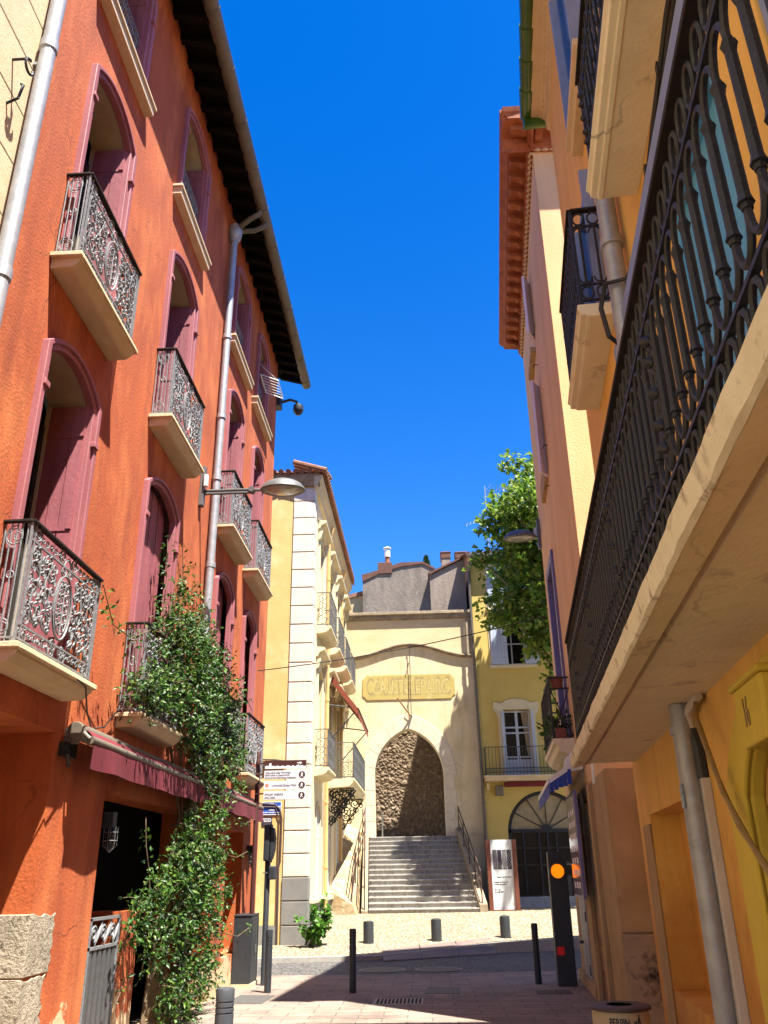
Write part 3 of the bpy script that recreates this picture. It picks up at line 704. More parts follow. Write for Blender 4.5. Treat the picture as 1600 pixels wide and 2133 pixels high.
# ------------------------------------------------------------------ awnings on the orange building
def awning(a0, a1, label, b=2.86, drop=.27):
    t = thing('awning', (XL, (a0+a1)/2, b), label, 'awning', 'burgundy shop awnings')
    m = MB(FL); prof = [(.10+.085*math.cos(q), b+.06+.075*math.sin(q)) for q in [2*math.pi*k/12 for k in range(12)]]
    m.prism(prof, a0, a1); m.build('cassette', K['beige'], t, smooth=True)
    m = MB(FL); m.tube([(a0+.02, b-.02, .235), (a1-.02, b-.02, .235)], .038, 10); m.build('front_bar', K['beige'], t, smooth=True)
    m = MB(FL); n = int((a1-a0)/.08)
    for k in range(n):
        x0, x1 = a0+.05+(a1-a0-.1)*k/n, a0+.05+(a1-a0-.1)*(k+1)/n
        w0, w1 = .012*math.sin(x0*7), .012*math.sin(x1*7)
        m.poly([(x0, b-.03, .262), (x1, b-.03, .262), (x1, b-drop-.006*math.sin(x1*5), .262+w1), (x0, b-drop-.006*math.sin(x0*5), .262+w0)])
        m.poly([(x0, b-.03, .256), (x1, b-.03, .256), (x1, b-drop, .256+w1), (x0, b-drop, .256+w0)])
        m.poly([(x0, b+.13, .12), (x1, b+.13, .12), (x1, b+.01, .25), (x0, b+.01, .25)])
    m.build('valance', K['awnred'], t, normals=False)
    for e in (a0, a1):
        m = MB(FL); m.box(e-.02, e+.02, b-.06, b+.08, -.0, .14); m.tube([(e, b+.06, .15), (e, b-.02, .24)], .022, 8); m.tube([(e-.03, b+.06, .1), (e+.03, b+.06, .1)], .082, 14)
        m.build('end_bracket', K['beige'], t, bevel=.01)
    m = MB(FL); m.box(a0-.1, a0+.15, b-.17, b-.05, .0, .07); m.tube([(a0-.05, b-.08, .05), (a0-.12, b-.16, .1), (a0+.02, b-.25, .06)], .018, 6); m.build('crank', K['ironblack'], t)
    return t
awning(7.70, 12.4, 'burgundy awning with hanging valance left of the climbing vine')
awning(12.75, 16.35, 'burgundy awning right of the climbing vine at the building corner')

# ------------------------------------------------------------------ caged wall lamps, gate
def wall_lamp(loc, label):
    t = thing('wall_lamp', loc, label, 'lamp', 'caged wall lamps')
    F = Fr(loc, (0, 1), (1, 0))
    m = MB(F); m.box(-.06, .06, -.05, .10, 0, .12); m.build('mount', K['ironblack'], t, bevel=.01)
    m = MB(F); m.tube([(0, -.05, .09), (0, -.1, .09), (0, -.2, .09), (0, -.25, .09)], [.04, .045, .04, .02], 12); m.build('lamp_glass', K['glass'], t, smooth=True)
    m = MB(F)
    for k in range(6):
        q = 2*math.pi*k/6; x, y = .068*math.cos(q), .068*math.sin(q)
        m.tube([(x, -.04, .09+y), (x, -.22, .09+y), (0, -.29, .09)], .004, 5)
    for b in (-.1, -.18): m.tube([(.068*math.cos(q), b, .09+.068*math.sin(q)) for q in [2*math.pi*k/14 for k in range(14)]], .006, 5, closed=True)
    m.build('cage', K['steel'], t)
wall_lamp((XL-.03, 9.0, 2.2), 'caged wall lamp hanging in the dark doorway under the awning')
wall_lamp((XL, 16.3, 2.1), 'caged wall lamp beside the corner under the far awning')
t = thing('iron_gate', (XL, 9.3, 0), 'low grey iron gate with scrolls in the dark doorway beside the vine', 'gate')
m = MB(FL)
for b in (1.04, 1.30): m.box(8.90, 9.75, b-.014, b+.014, -.03, .0)
m.box(8.90, 8.93, .03, 1.31, -.03, 0); m.box(9.72, 9.75, .03, 1.31, -.03, 0)
m.build('gate_frame', K['iron'], t)
m = MB(FL)
for k in range(6):
    x = 9.0+.13*k
    if k % 2 == 0:
        m.tube([(a, b, -.015) for a, b in spiral(x+.03, 1.17, .085, .02, -1.2, 1.6, 20)], .012, 6)
    else: m.tube([(x-.05, 1.06, -.015), (x+.04, 1.17, -.015), (x+.12, 1.28, -.015)], [.006, .02, .006], 6)
m.build('scroll', K['iron'], t, smooth=True)
m = MB(FL)
for k in range(6): m.box(8.935+.135*k, 8.935+.135*k+.085, .05, 1.04, -.026, -.008)
m.build('slat', K['iron2'], t)

# ------------------------------------------------------------------ climbing vine
def leaf_faces(m, p, d, nrm, L, W):
    """a folded pointed leaf of four faces"""
    d = d.normalized(); s = d.cross(nrm)
    s = s.normalized() if s.length > 1e-5 else d.orthogonal()
    nn = s.cross(d).normalized(); i = len(m.v)
    for q in (p, p+d*L*.45+s*W*.5+nn*W*.14, p+d*L*.5, p+d*L*.45-s*W*.5+nn*W*.14, p+d*L-nn*L*.12): m.v.append(q)
    m.f += [[i, i+1, i+2], [i, i+2, i+3], [i+1, i+4, i+2], [i+2, i+4, i+3]]
def rv(r=rnd):
    while True:
        v = Vector((r.uniform(-1, 1), r.uniform(-1, 1), r.uniform(-1, 1)))
        if .05 < v.length < 1: return v.normalized()
vt = thing('climbing_vine', (XL, 11.3, 0), 'dense green climbing vine hanging over a balcony down to the ground', 'vine')
# (Y, z, ry, rz, depth, leaves)
VB = [(9.2, 3.62, .6, .26, .5, 420), (10.1, 4.35, .7, .4, .5, 500), (12.0, 4.5, .6, .38, .4, 420), (12.7, 4.15, .6, .4, .42, 420), (13.5, 3.6, .45, .4, .4, 300), (13.2, 2.95, .5, .22, .42, 130), (10.5, 5.0, .35, .45, .22, 260), (11.2, 4.75, .5, .4, .28, 420), (9.85, 4.5, .55, .4, .4, 420), (10.7, 4.25, .9, .5, .5, 1000), (11.5, 4.2, .8, .5, .45, 800), (9.5, 3.9, .5, .35, .40, 420),
      (9.0, 3.5, .42, .22, .40, 330), (10.5, 3.65, .9, .45, .55, 1000), (12.1, 3.8, .8, .45, .45, 800), (13.1, 3.75, .5, .4, .35, 420), (11.3, 3.2, .7, .32, .5, 460), (12.7, 3.3, .8, .32, .42, 430), (13.7, 3.35, .4, .2, .32, 200),
      (12.0, 2.9, .45, .26, .45, 230), (11.9, 2.5, .42, .3, .42, 230), (12.7, 2.55, .4, .16, .38, 90), (11.5, 2.05, .75, .4, .38, 720), (12.5, 2.0, .7, .4, .36, 560), (10.9, 1.75, .6, .32, .32, 420), (12.9, 1.55, .6, .4, .34, 480), (11.8, 1.5, .8, .4, .40, 760),
      (10.3, 1.5, .4, .22, .25, 220), (9.75, 1.25, .42, .22, .22, 260), (11.0, 1.1, .7, .3, .34, 460), (12.2, 1.0, .8, .35, .36, 560), (10.4, .95, .35, .2, .22, 140), (11.6, .55, .75, .3, .36, 520), (12.6, .5, .55, .3, .34, 380), (11.0, .35, .4, .22, .3, 200), (11.9, .18, .5, .16, .32, 220), (13.3, 1.0, .35, .3, .25, 160)]
m = MB(); st = MB()
for (yc, zc, ry, rz, dp, n) in VB:
    c0 = Vector((XL+dp*.45, yc, zc))
    st.tube([Vector((XL+.05, yc+rnd.uniform(-.2, .2), zc-rz*1.3)), c0, c0+Vector((0, rnd.uniform(-.3, .3), rz*.9))], .009, 5)
    for k in range(int(n*.24)):
        v = rv()*(rnd.random()**.45)
        p = Vector((XL+.04+abs(dp*(.5+.5*v.x)), yc+ry*v.y*1.08, zc+rz*v.z*1.1))
        d = (rv()+Vector((.7, -.2, .1))).normalized()
        L = rnd.uniform(.10, .22)
        if rnd.random() < .35: st.tube([p, p+d*L*.5, p+d*L+Vector((0, 0, -.02))], .003, 3)
        for q in range(5):
            pp = p+d*L*(q+1)/5
            ld = (d*.5+rv()*.9+Vector((.2, 0, -.15))).normalized()
            leaf_faces(m, pp, ld, (rv()*.7+Vector((.6, -.35, .75))).normalized(), rnd.uniform(.035, .06)*(1+rnd.random()**2), rnd.uniform(.022, .046))
def tendril(pts, n, s=.05):
    st.tube(pts, .006, 5)
    for k in range(n):
        t_ = rnd.random()*(len(pts)-1); i = int(t_); p = Vector(pts[i]).lerp(Vector(pts[i+1]), t_-i)
        leaf_faces(m, p+rv()*s, rv(), (rv()+Vector((1, -.4, .8))).normalized(), rnd.uniform(.05, .09), rnd.uniform(.025, .04))
X0 = XL
tendril([(X0+.28, 7.45, 4.25), (X0+.25, 7.9, 3.98), (X0+.3, 8.3, 3.95), (X0+.3, 8.9, 4.2), (X0+.3, 9.4, 4.3)], 90, .09)
tendril([(X0+.1, 9.9, 4.5), (X0+.08, 9.95, 5.2), (X0+.06, 9.9, 5.75)], 90, .10)
tendril([(X0+.1, 10.7, 5.0), (X0+.06, 10.75, 5.4), (X0+.05, 10.6, 5.9)], 50, .08)
tendril([(X0+.1, 11.3, 4.9), (X0+.06, 11.5, 5.2), (X0+.06, 11.45, 5.65)], 60, .08)
tendril([(X0+.1, 11.9, 4.8), (X0+.15, 12.3, 5.2), (X0+.1, 12.5, 5.3)], 30, .06)
tendril([(X0+.35, 8.55, 3.4), (X0+.35, 8.4, 3.55), (X0+.35, 8.3, 3.85)], 40, .1)
tendril([(X0+.2, 13.5, 2.6), (X0+.35, 14.2, 2.45), (X0+.4, 14.8, 2.55)], 26, .06)
tendril([(X0+.2, 13.2, 2.0), (X0+.3, 14.0, 1.95), (X0+.35, 14.6, 2.05)], 26, .06)
tendril([(X0+.2, 12.9, 1.0), (X0+.4, 13.9, .85), (X0+.5, 14.3, .95)], 22, .05)
tendril([(X0+.15, 9.8, 2.3), (X0+.2, 9.75, 2.0), (X0+.22, 9.9, 1.7)], 22, .05)
tendril([(X0+.1, 9.6, .9), (X0+.12, 9.7, .7), (X0+.1, 9.55, .5)], 16, .05)
tendril([(X0+.3, 13.1, 4.1), (X0+.35, 13.8, 4.45), (X0+.35, 14.4, 4.3)], 24, .06)
for y0 in (10.6, 11.2, 11.9, 12.3): st.tube([(X0+.06, y0, 0), (X0+.09, y0+.15, 1.2), (X0+.1, 11.4+.2*(y0-11), 2.4), (X0+.12, y0-.3, 3.6)], [.03, .024, .018, .012], 6)
st.build('stem', K['twig'], vt, smooth=True)
fo = m.build('foliage', K['vine'], vt, normals=False)

# ------------------------------------------------------------------ cables
def cable(pts, r, label, name='cable', m_='cable', sag=0, group=None):
    m = MB(); P = [Vector(p) for p in pts]
    if sag and len(P) == 2:
        P = [P[0].lerp(P[1], k/20)+Vector((0, 0, -sag*4*(k/20)*(1-k/20))) for k in range(21)]
    m.tube(P, r, 5); o = m.build(name, K[m_], None, smooth=True); return tag(o, label, 'cable', group)
cable([(XL+.02, 16.4, 5.45), (2.66, 17.0, 6.6)], .011, 'thin black cable strung across the street between orange and peach walls', sag=.12)
P = [(XL+.25, 6.9, 3.32), (XL+.34, 7.2, 3.22), (XL+.22, 7.6, 3.06), (XL+.08, 8.1, 3.0), (XL+.05, 8.5, 3.08), (XL+.06, 8.8, 3.3)]
cable(P, .008, 'black cable drooping from the nearest low balcony along the orange wall')
# camera on the building corner
t = thing('security_camera', (XL, 17.32, 12.4), 'black dome security camera on a bracket at the orange building corner', 'camera')
F = Fr((XL-.1, 17.3, 12.35), (1, 0), (0, 1))
m = MB(F); m.box(-.05, .2, -.22, .12, 0, .28); m.build('mount', K['anth'], t, bevel=.02)
m = MB(F); m.tube([(.2, -.02, .2), (.4, .05, .22), (.55, .0, .24), (.6, -.12, .24)], .035, 8); m.build('arm', K['anth'], t, smooth=True)
m = MB(); m.lathe([(.02, .0), (.12, -.02), (.13, -.14), (.11, -.2), (.06, -.26), (.005, -.28)], XL+.5, 17.54, 20)
for v in m.v: v.z += 12.25
m.build('dome', K['anth'], t, smooth=True)
# wire rack hanging out of a top window
t = thing('drying_rack', (XL+.1, 15.4, 11.5), 'small white wire drying rack hanging outside the top corner window', 'drying rack')
m = MB(FL)
fr = [(15.05, 11.55, .06), (15.7, 11.5, .06), (15.85, 11.42, .42), (15.2, 11.47, .42)]
m.tube(fr, .012, 6, closed=True); m.build('frame', K['white'], t)
m = MB(FL)
for k in range(1, 6): m.tube([tuple(Vector(fr[0]).lerp(Vector(fr[1]), k/6)), tuple(Vector(fr[3]).lerp(Vector(fr[2]), k/6))], .006, 5)
m.tube([(15.1, 11.85, .02), (15.2, 11.47, .42)], .007, 5)
m.build('wire', K['white'], t)
# ------------------------------------------------------------------ street furniture on the left
t = thing('utility_cabinet', (-3.12, 15.75, 0), 'tall dark grey utility cabinet against the orange building corner', 'cabinet')
FC = Fr((-3.12, 15.75, 0), (1, 0), (0, -1))
m = MB(FC); m.box(-.17, .15, 0, .06, -.33, .33); m.build('base', K['cream'], t)
m = MB(FC); m.box(-.17, .13, .06, 1.06, -.32, .32); m.box(-.175, .135, 1.06, 1.09, -.33, .33); m.build('body', K['anth'], t, bevel=.008)
m = MB(FC); m.box(.131, .138, .1, 1.03, -.30, -.01); m.box(.131, .138, .1, 1.03, .01, .30); m.build('door', K['anth2'], t, bevel=.004)
m = MB(FC); m.box(.138, .16, .5, .62, -.03, .0); m.build('handle', K['steel'], t)
# traffic light seen from behind
t = thing('traffic_light', (-2.83, 15.85, 0), 'black traffic light on a slim pole seen from behind beside the cabinet', 'traffic light')
m = MB(); m.lathe([(.055, 0), (.05, .02), (.05, 2.45), (.04, 2.47)], -2.83, 15.85, 16); m.build('pole', K['anth'], t, smooth=True)
m = MB(); m.box(-2.9, -2.80, 15.74, 15.97, 1.92, 2.52); m.build('body', K['anth'], t, bevel=.02)
m = MB(Fr((-2.80, 15.85, 0), (0, 1), (1, 0))); m.extr([(-.10, 1.90), (.10, 1.90), (.10, 2.5), (.06, 2.53), (-.10, 2.53)], 0, .03)
m.prism([(.0, 2.5), (.07, 2.46), (.095, 2.3), (.09, 2.1), (.05, 1.95), (0, 1.92)], -.1, .1)
m.build('visor', K['anth'], t, bevel=.01, smooth=True)
m = MB(); m.box(-2.80, -2.68, 15.75, 15.95, 1.62, 1.84); m.build('lower_body', K['anth'], t, bevel=.02)
m = MB(); m.box(-2.90, -2.79, 15.79, 15.91, 2.2, 2.22); m.box(-2.90, -2.79, 15.79, 15.91, 1.72, 1.74); m.build('clamp', K['steel'], t)
# bollards
def bollard_proto(r, h, label, loc, group, rings=3, m_='anth', dome=.02):
    t = thing('bollard', (0, 0, 0), label, 'bollard', group)
    zt = h-.075
    pr = [(r, 0), (r, zt-.06*rings)]
    for k in range(rings):
        z = zt-.05*(rings-k); pr += [(r, z-.008), (r*.93, z-.006), (r*.93, z+.006), (r, z+.008)]
    pr += [(r, h-dome), (r*.93, h-.004), (r*.6, h)]
    m = MB(); m.lathe(pr, 0, 0, 24); m.build('post', K[m_], t, smooth=True, local=True, sharp=30)
    t.location = loc; return t
G1 = 'slim ringed bollards along the paving edge'
bp_ = bollard_proto(.055, .89, 'slim black bollard standing alone left of the drain grate', (-1.233, 14.75, 0), G1, 3, 'anth')
copy_tree(bp_, None, (1.73, 15.6, 0), 'slim black bollard left of the black traffic signal post')
copy_tree(bp_, None, (-2.585, 14.87, 0), 'slim grey bollard in sunlight beside the traffic light pole')
bollard_proto(.095, .62, 'thick grey ringed bollard in the foreground by the vine', (-2.13, 9.75, 0), None, 3, 'bollard')
G2 = 'short stubby bollards on the cobbles'
def short_bollard(loc, label):
    t = thing('short_bollard', (0, 0, 0), label, 'bollard', G2)
    m = MB(); m.lathe([(.125, -.02), (.125, .44), (.12, .465), (.08, .485), (.02, .49)], 0, 0, 24); m.build('post', K['anth2'], t, smooth=True, local=True, sharp=35)
    m = MB(); m.lathe([(.15, -.01), (.15, .012), (.126, .014)], 0, 0, 24); m.build('base_ring', K['anth2'], t, local=True)
    t.location = loc; return t
sb = short_bollard((-1.47, 22.08, .19), 'short dark bollard nearest the leafy plant at the corner')
copy_tree(sb, None, (.14, 22.3, .21), 'short dark bollard in front of the middle of the steps')
copy_tree(sb, None, (1.81, 22.65, .24), 'short dark bollard in front of the white information totem')
# covers and grates lying in the paving
def flat(name, label, cat, pts, z, m_, parts=None):
    m = MB(); n = len(pts); m.f.append([m.P(x, y, z) for x, y in pts])
    i0 = list(range(n)); i1 = [m.P(x, y, z-.03) for x, y in pts]
    for k in range(n): m.f.append([k, (k+1) % n, i1[(k+1) % n], i1[k]])
    return tag(m.build(name, K[m_]), label, cat)
def disc(cx, cy, r, n=32): return [(cx+r*math.cos(2*math.pi*k/n), cy+r*math.sin(2*math.pi*k/n)) for k in range(n)]
for (cx, lab) in ((-.95, 'left round iron manhole cover in the dark road'), (.13, 'right round iron manhole cover in the dark road')):
    t = thing('manhole_cover', (cx, 18.35, -.03), lab, 'manhole cover', 'round manhole covers in the road')
    m = MB(); m.lathe([(.47, -.03), (.47, -.018), (.41, -.016)], cx, 18.35, 36, cap=False); m.build('rim', K['steel'], t)
    m = MB(); m.lathe([(.40, -.03), (.40, -.015), (.001, -.013)], cx, 18.35, 36, cap=False); m.build('lid', K['castiron'], t)
t = thing('drain_grate', (-.49, 13.72, 0), 'pale slotted drain grate set in the paving', 'drain grate')
m = MB(); m.box(-.85, -.14, 13.42, 14.02, -.03, .004); m.build('frame', K['grate'], t)
m = MB()
for i in range(12):
    for j in range(5): m.box(-.80+.055*i, -.80+.055*i+.032, 13.48+.105*j, 13.48+.105*j+.06, 0, .0075)
m.build('slot', K['black'], t)
flat('square_cover', 'square stone cover in the paving behind the drain grate', 'manhole cover', [(-.12, 14.55), (.42, 14.5), (.45, 15.25), (-.08, 15.3)], .006, 'castiron')
flat('floor_plate', 'rusty rectangular plate in the paving by the signal post', 'manhole cover', [(1.55, 14.35), (2.08, 14.3), (2.1, 14.8), (1.58, 14.85)], .006, 'rustrim')
flat('wall_grate', 'grey grate in the paving beside the sunlit bollard', 'drain grate', [(-3.0, 13.7), (-2.45, 13.6), (-2.4, 14.5), (-2.95, 14.6)], .006, 'castiron')
t = thing('kerb_ramp', (.1, 21.2, -.03), 'low dark steel ramp bridging the kerb onto the cobbles', 'ramp')
m = MB(); A = [(-1.02, 20.05, -.03), (1.5, 21.55, -.03), (1.42, 22.45, .235), (-1.1, 21.0, .105)]
lo = [m.P(*p) for p in A]; hi = [m.P(x, y, z+.028) for x, y, z in A]
m.f += [hi, lo[::-1]]+[[lo[k], lo[(k+1) % 4], hi[(k+1) % 4], hi[k]] for k in range(4)]
rp_ = mat('brown ramp steel', (.19, .14, .12), (.14, .105, .09), 6, .7); m.build('plate', rp_, t)
m = MB()
for f in (.33, .66): p, q = Vector(A[0]).lerp(Vector(A[1]), f), Vector(A[3]).lerp(Vector(A[2]), f); m.tube([p+Vector((0, 0, .052)), q+Vector((0, 0, .052))], .008, 4)
m.build('joint', K['signbrown'], t)
# ------------------------------------------------------------------ direction signs
YS = 15.55
FS = Fr((0, YS, 0), (1, 0), (0, -1))
t = thing('sign_post', (-2.97, YS, 0), 'slim brown pole carrying the direction signs beside the orange corner', 'sign post')
m = MB(); m.lathe([(.04, 0), (.04, 3.75), (.03, 3.77)], -3.03, YS+.06, 14); m.build('pole', K['signbrown'], t, smooth=True)
m = MB(FS)
for b in (3.03, 3.18, 3.36, 3.55): m.box(-3.05, -2.9, b-.012, b+.012, -.02, .02)
m.build('clamp', K['signbrown'], t)
def sign(b0, b1, tilt, label, m_):
    t = thing('direction_sign', (-2.52, YS, (b0+b1)/2), label, 'sign', 'pedestrian direction signs')
    m = MB(FS); m.box(-2.90, -2.14, b0, b1, -.005, .012); m.build('panel', K[m_], t, bevel=.004); return t
def walker(t, a, b, r=.058):
    m = MB(FS); m.extr([(a+r*math.cos(2*math.pi*k/28), b+r*math.sin(2*math.pi*k/28)) for k in range(28)], .0125, .0145); d = m.build('walker_disc', K['signbrown'], t)
    m = MB(FS); q = lambda x, y: (a+x*r, b+y*r)
    m.extr([q(.1*math.cos(k), .62+.13*math.sin(k)) for k in [2*math.pi*i/12 for i in range(12)]], .015, .0165)
    m.extr([q(-.08, .45), q(.2, .42), q(.42, .05), q(.33, 0), q(.12, .24), q(.1, -.1), q(.4, -.6), q(.26, -.66), q(0, -.25), q(-.38, -.68), q(-.5, -.6), q(-.16, -.05), q(-.12, .2), q(-.38, .0), q(-.44, .1)], .015, .0165)
    m.build('walker', K['inkwhite'], d)
t = sign(3.455, 3.60, 0, 'brown direction sign with white skyline and arrow, topmost of four', 'signbrown')
sk = [(0, 0)]
r2 = random.Random(3); x = 0
while x < .72:
    wd = r2.uniform(.012, .04); h = r2.uniform(.03, .052)
    if .06 < x < .11: h = .095
    if r2.random() < .22: sk += [(x, h), (x+wd*.3, h), (x+wd*.5, h+.028), (x+wd*.7, h)]
    else: sk += [(x, h)]
    sk.append((x+wd, h)); x += wd
sk += [(.74, sk[-1][1]), (.74, 0)]
m = MB(FS); m.extr([(-2.89+a, 3.457+b) for a, b in sk], .0125, .0145); m.build('skyline', K['inkwhite'], t)
m = MB(FS); m.extr([(-2.31, 3.557), (-2.26, 3.557), (-2.26, 3.575), (-2.215, 3.55), (-2.26, 3.525), (-2.26, 3.543), (-2.31, 3.543)], .0125, .0145); m.build('arrow', K['inkwhite'], t)
t = sign(3.275, 3.42, 0, 'white direction sign to a convent, with walker symbol, second from top', 'signwhite')
text('Couvent des Minimes', FS, -2.88, 3.388, .052, K['inkbr'], t, c=.0125, align='LEFT', shear=.2)
text('Centre internat. du photojournalisme', FS, -2.88, 3.345, .034, K['inkbr'], t, c=.0125, align='LEFT', shear=.2, sx=.85)
text('Convent dels Mínims - Centre internac. del fotoperiodisme', FS, -2.88, 3.303, .030, K['inkbr'], t, c=.0125, align='LEFT', shear=.2, sx=.78)
walker(t, -2.215, 3.347)
t = sign(3.10, 3.24, 0, 'white direction sign reading Université Campus with salmon square, third from top', 'signwhite')
text('Université Campus Mailly', FS, -2.75, 3.17, .052, K['inkbr'], t, c=.0125, align='LEFT', shear=.2, sx=.82)
m = MB(FS); m.box(-2.87, -2.815, 3.145, 3.2, .0125, .0145); m.build('square', K['salmon'], t); walker(t, -2.215, 3.17)
t = sign(2.925, 3.065, 0, 'white direction sign reading Ancien évêché, lowest of four', 'signwhite')
text('Ancien évêché', FS, -2.88, 3.02, .056, K['inkbr'], t, c=.0125, align='LEFT', shear=.2)
text('Antic bisbat', FS, -2.88, 2.965, .040, K['inkbr'], t, c=.0125, align='LEFT', shear=.2)
walker(t, -2.215, 2.995)

# ------------------------------------------------------------------ quoin building
QY = 21.8
FQ = Fr((0, QY, 0), (1, 0), (0, -1))            # front: a = X
QX = -2.93
FQS = Fr((QX, 0, 0), (0, 1), (1, 0))            # street side: a = Y
qb = thing('quoined_building', (-5.2, QY+5, 0), 'pale yellow corner building with white quoins and a red awning', 'building')
WINS = [(23.6, 1.0), (26.2, 1.0), (28.6, 1.0), (30.8, 1.0)]
h_ = []
for yc, w_ in WINS:
    h_ += [arch(yc-.42, yc+.42, 1.22, 3.05, .40), arch(yc-.5, yc+.5, 4.55, 6.9, .16), arch(yc-.5, yc+.5, 8.5, 10.75, .16)]
m = MB(FQ); m.poly([(-7.5, 0, 0), (QX, 0, 0), (QX, 12.1, 0), (-7.5, 12.1, 0)])
m.build('front_wall', K['qyellow'], qb)
m = MB(FQS); wall(m, [(QY, 0), (QY, 12.1), (32.0, 12.1), (32.0, 0)], h_, 0, .28)
m.poly([(32, 0, 0), (32, 12.1, 0), (32, 12.1, -5), (32, 0, -5)]); m.build('side_wall', K['qcream'], qb)
m = MB(FQS)

m = MB(); 
for k in range(22):
    z0, z1 = .62+.523*k, .62+.523*(k+1)-.022
    if k < 2: continue
    m.box(-3.52, QX+.035, QY-.035, QY+.32, z0, min(z1, 12.0))
m.build('quoins', K['qwhite'], qb, bevel=.018)
m = MB()
for k in range(-1, 2): m.box(-3.53, QX+.04, QY-.04, QY+.32, max(0, .62+.523*k), .62+.523*(k+1)-.02)
m.build('quoin_base', K['grey'], qb, bevel=.015)
m = MB(FQ); m.box(-7.5, -3.6, 0, .62, 0, .03); m.build('front_plinth', K['grey'], qb)
m = MB(FQS); m.box(QY+.33, 31.9, 0, 1.05, 0, .05); m.build('side_plinth', K['grey'], qb)
m = MB(FQS); m.box(QY+.33, 31.9, 1.05, 1.16, 0, .11); m.build('sill_band', K['qcream'], qb, bevel=.015)
m = MB(FQ); m.prism([(0, 12.05), (.06, 12.08), (.09, 12.18), (.14, 12.26), (.16, 12.4), (0, 12.45)], -7.5, QX+.16)
m2 = MB(FQS); m2.prism([(0, 11.98), (.08, 12.0), (.12, 12.14), (.2, 12.24), (.24, 12.36), (0, 12.42)], QY-.15, 32.0)
m.build('front_cornice', K['mould'], qb); m2.build('side_cornice', K['cream'], qb)
m = MB()
m.poly([(-7.5, QY-.22, 12.44), (QX+.34, QY-.22, 12.44), (QX-2.6, QY+2.6, 13.35), (-7.5, QY+2.6, 13.35)])
m.poly([(QX+.34, QY-.22, 12.44), (QX+.34, 32, 12.44), (QX-2.6, 32, 13.35), (QX-2.6, QY+2.6, 13.35)])
rf = m.build('roof', K['tile'], qb)
m = MB(FQ)
for k in range(22):
    a = QX+.3-.21*k; m.tube([(a, 12.47, .24), (a-.02, 12.78, -.6), (a-.03, 13.05, -1.5)], .075, 8)
m.build('front_tiles', K['tile'], rf, smooth=True)
m = MB(FQS)
for k in range(48):
    a = QY-.25+.21*k; m.tube([(a, 12.46, .37), (a, 12.76, -.6)], .075, 8)
m.build('side_tiles', K['tile'], rf, smooth=True)
# window trim, lintels and shutters on the street side
for i, (yc, w_) in enumerate(WINS):
    for lv, (b0, bs) in enumerate(((4.55, 6.9), (8.5, 10.75))):
        wp = part('window', qb, (0, 0, 0))
        m = MB(FQS); m.poly([(yc-.5, b0-.05, -.27), (yc+.5, b0-.05, -.27), (yc+.5, bs+.2, -.27), (yc-.5, bs+.2, -.27)]); m.build('pane', K['glass'], wp)
        m = MB(FQS); m.band(arch(yc-.66, yc+.66, b0, bs, .22), arch(yc-.5, yc+.5, b0, bs, .16), -.02, .05); m.build('surround', K['qcream'], wp, bevel=.01)
        m = MB(FQS); m.prism([(0, bs+.38), (.06, bs+.40), (.10, bs+.5), (.24, bs+.56), (.25, bs+.64), (0, bs+.66)], yc-.85, yc+.85)
        for s in (-1, 1): m.prism([(0, bs+.05), (.08, bs+.1), (.14, bs+.32), (.16, bs+.45), (0, bs+.45)], yc+s*.72-.07, yc+s*.72+.07)
        m.build('lintel', K['qcream'], wp, bevel=.008)
        m = MB(FQS)
        for s in (-1, 1): m.box(yc+s*.27-.2, yc+s*.27+.2, b0+.05, bs, -.16, -.12)
        m.build('shutter', K['frame'] if (i+lv) % 2 else K['qcream'], wp)
    gp_ = part('window', qb, (0, 0, 0))
    m = MB(FQS); m.poly([(yc-.45, 1.2, -.27), (yc+.45, 1.2, -.27), (yc+.45, 3.5, -.27), (yc-.45, 3.5, -.27)]); m.build('pane', K['glass'], gp_)
    m = MB(FQS); m.band(arch(yc-.5, yc+.5, 1.2, 3.05, .46), arch(yc-.42, yc+.42, 1.2, 3.05, .40), -.02, .05); m.build('surround', K['qcream'], gp_, bevel=.01)
    m = MB(FQS)
    for k in range(7): m.tube([(yc-.36+.12*k, 1.22, .0), (yc-.36+.12*k, 3.15 if k in (0, 6) else 3.3, .0)], .011, 5)
    for b in (1.4, 1.75, 2.6, 2.95): m.box(yc-.42, yc+.42, b-.01, b+.01, -.012, .012)
    for k in range(6):
        for b in (1.57, 2.78): m.tube([(yc-.30+.12*k+.05*math.cos(q), b+.15*math.sin(q), .0) for q in [2*math.pi*j/10 for j in range(10)]], .008, 4, closed=True)
    m.build('grille', K['white'], gp_)
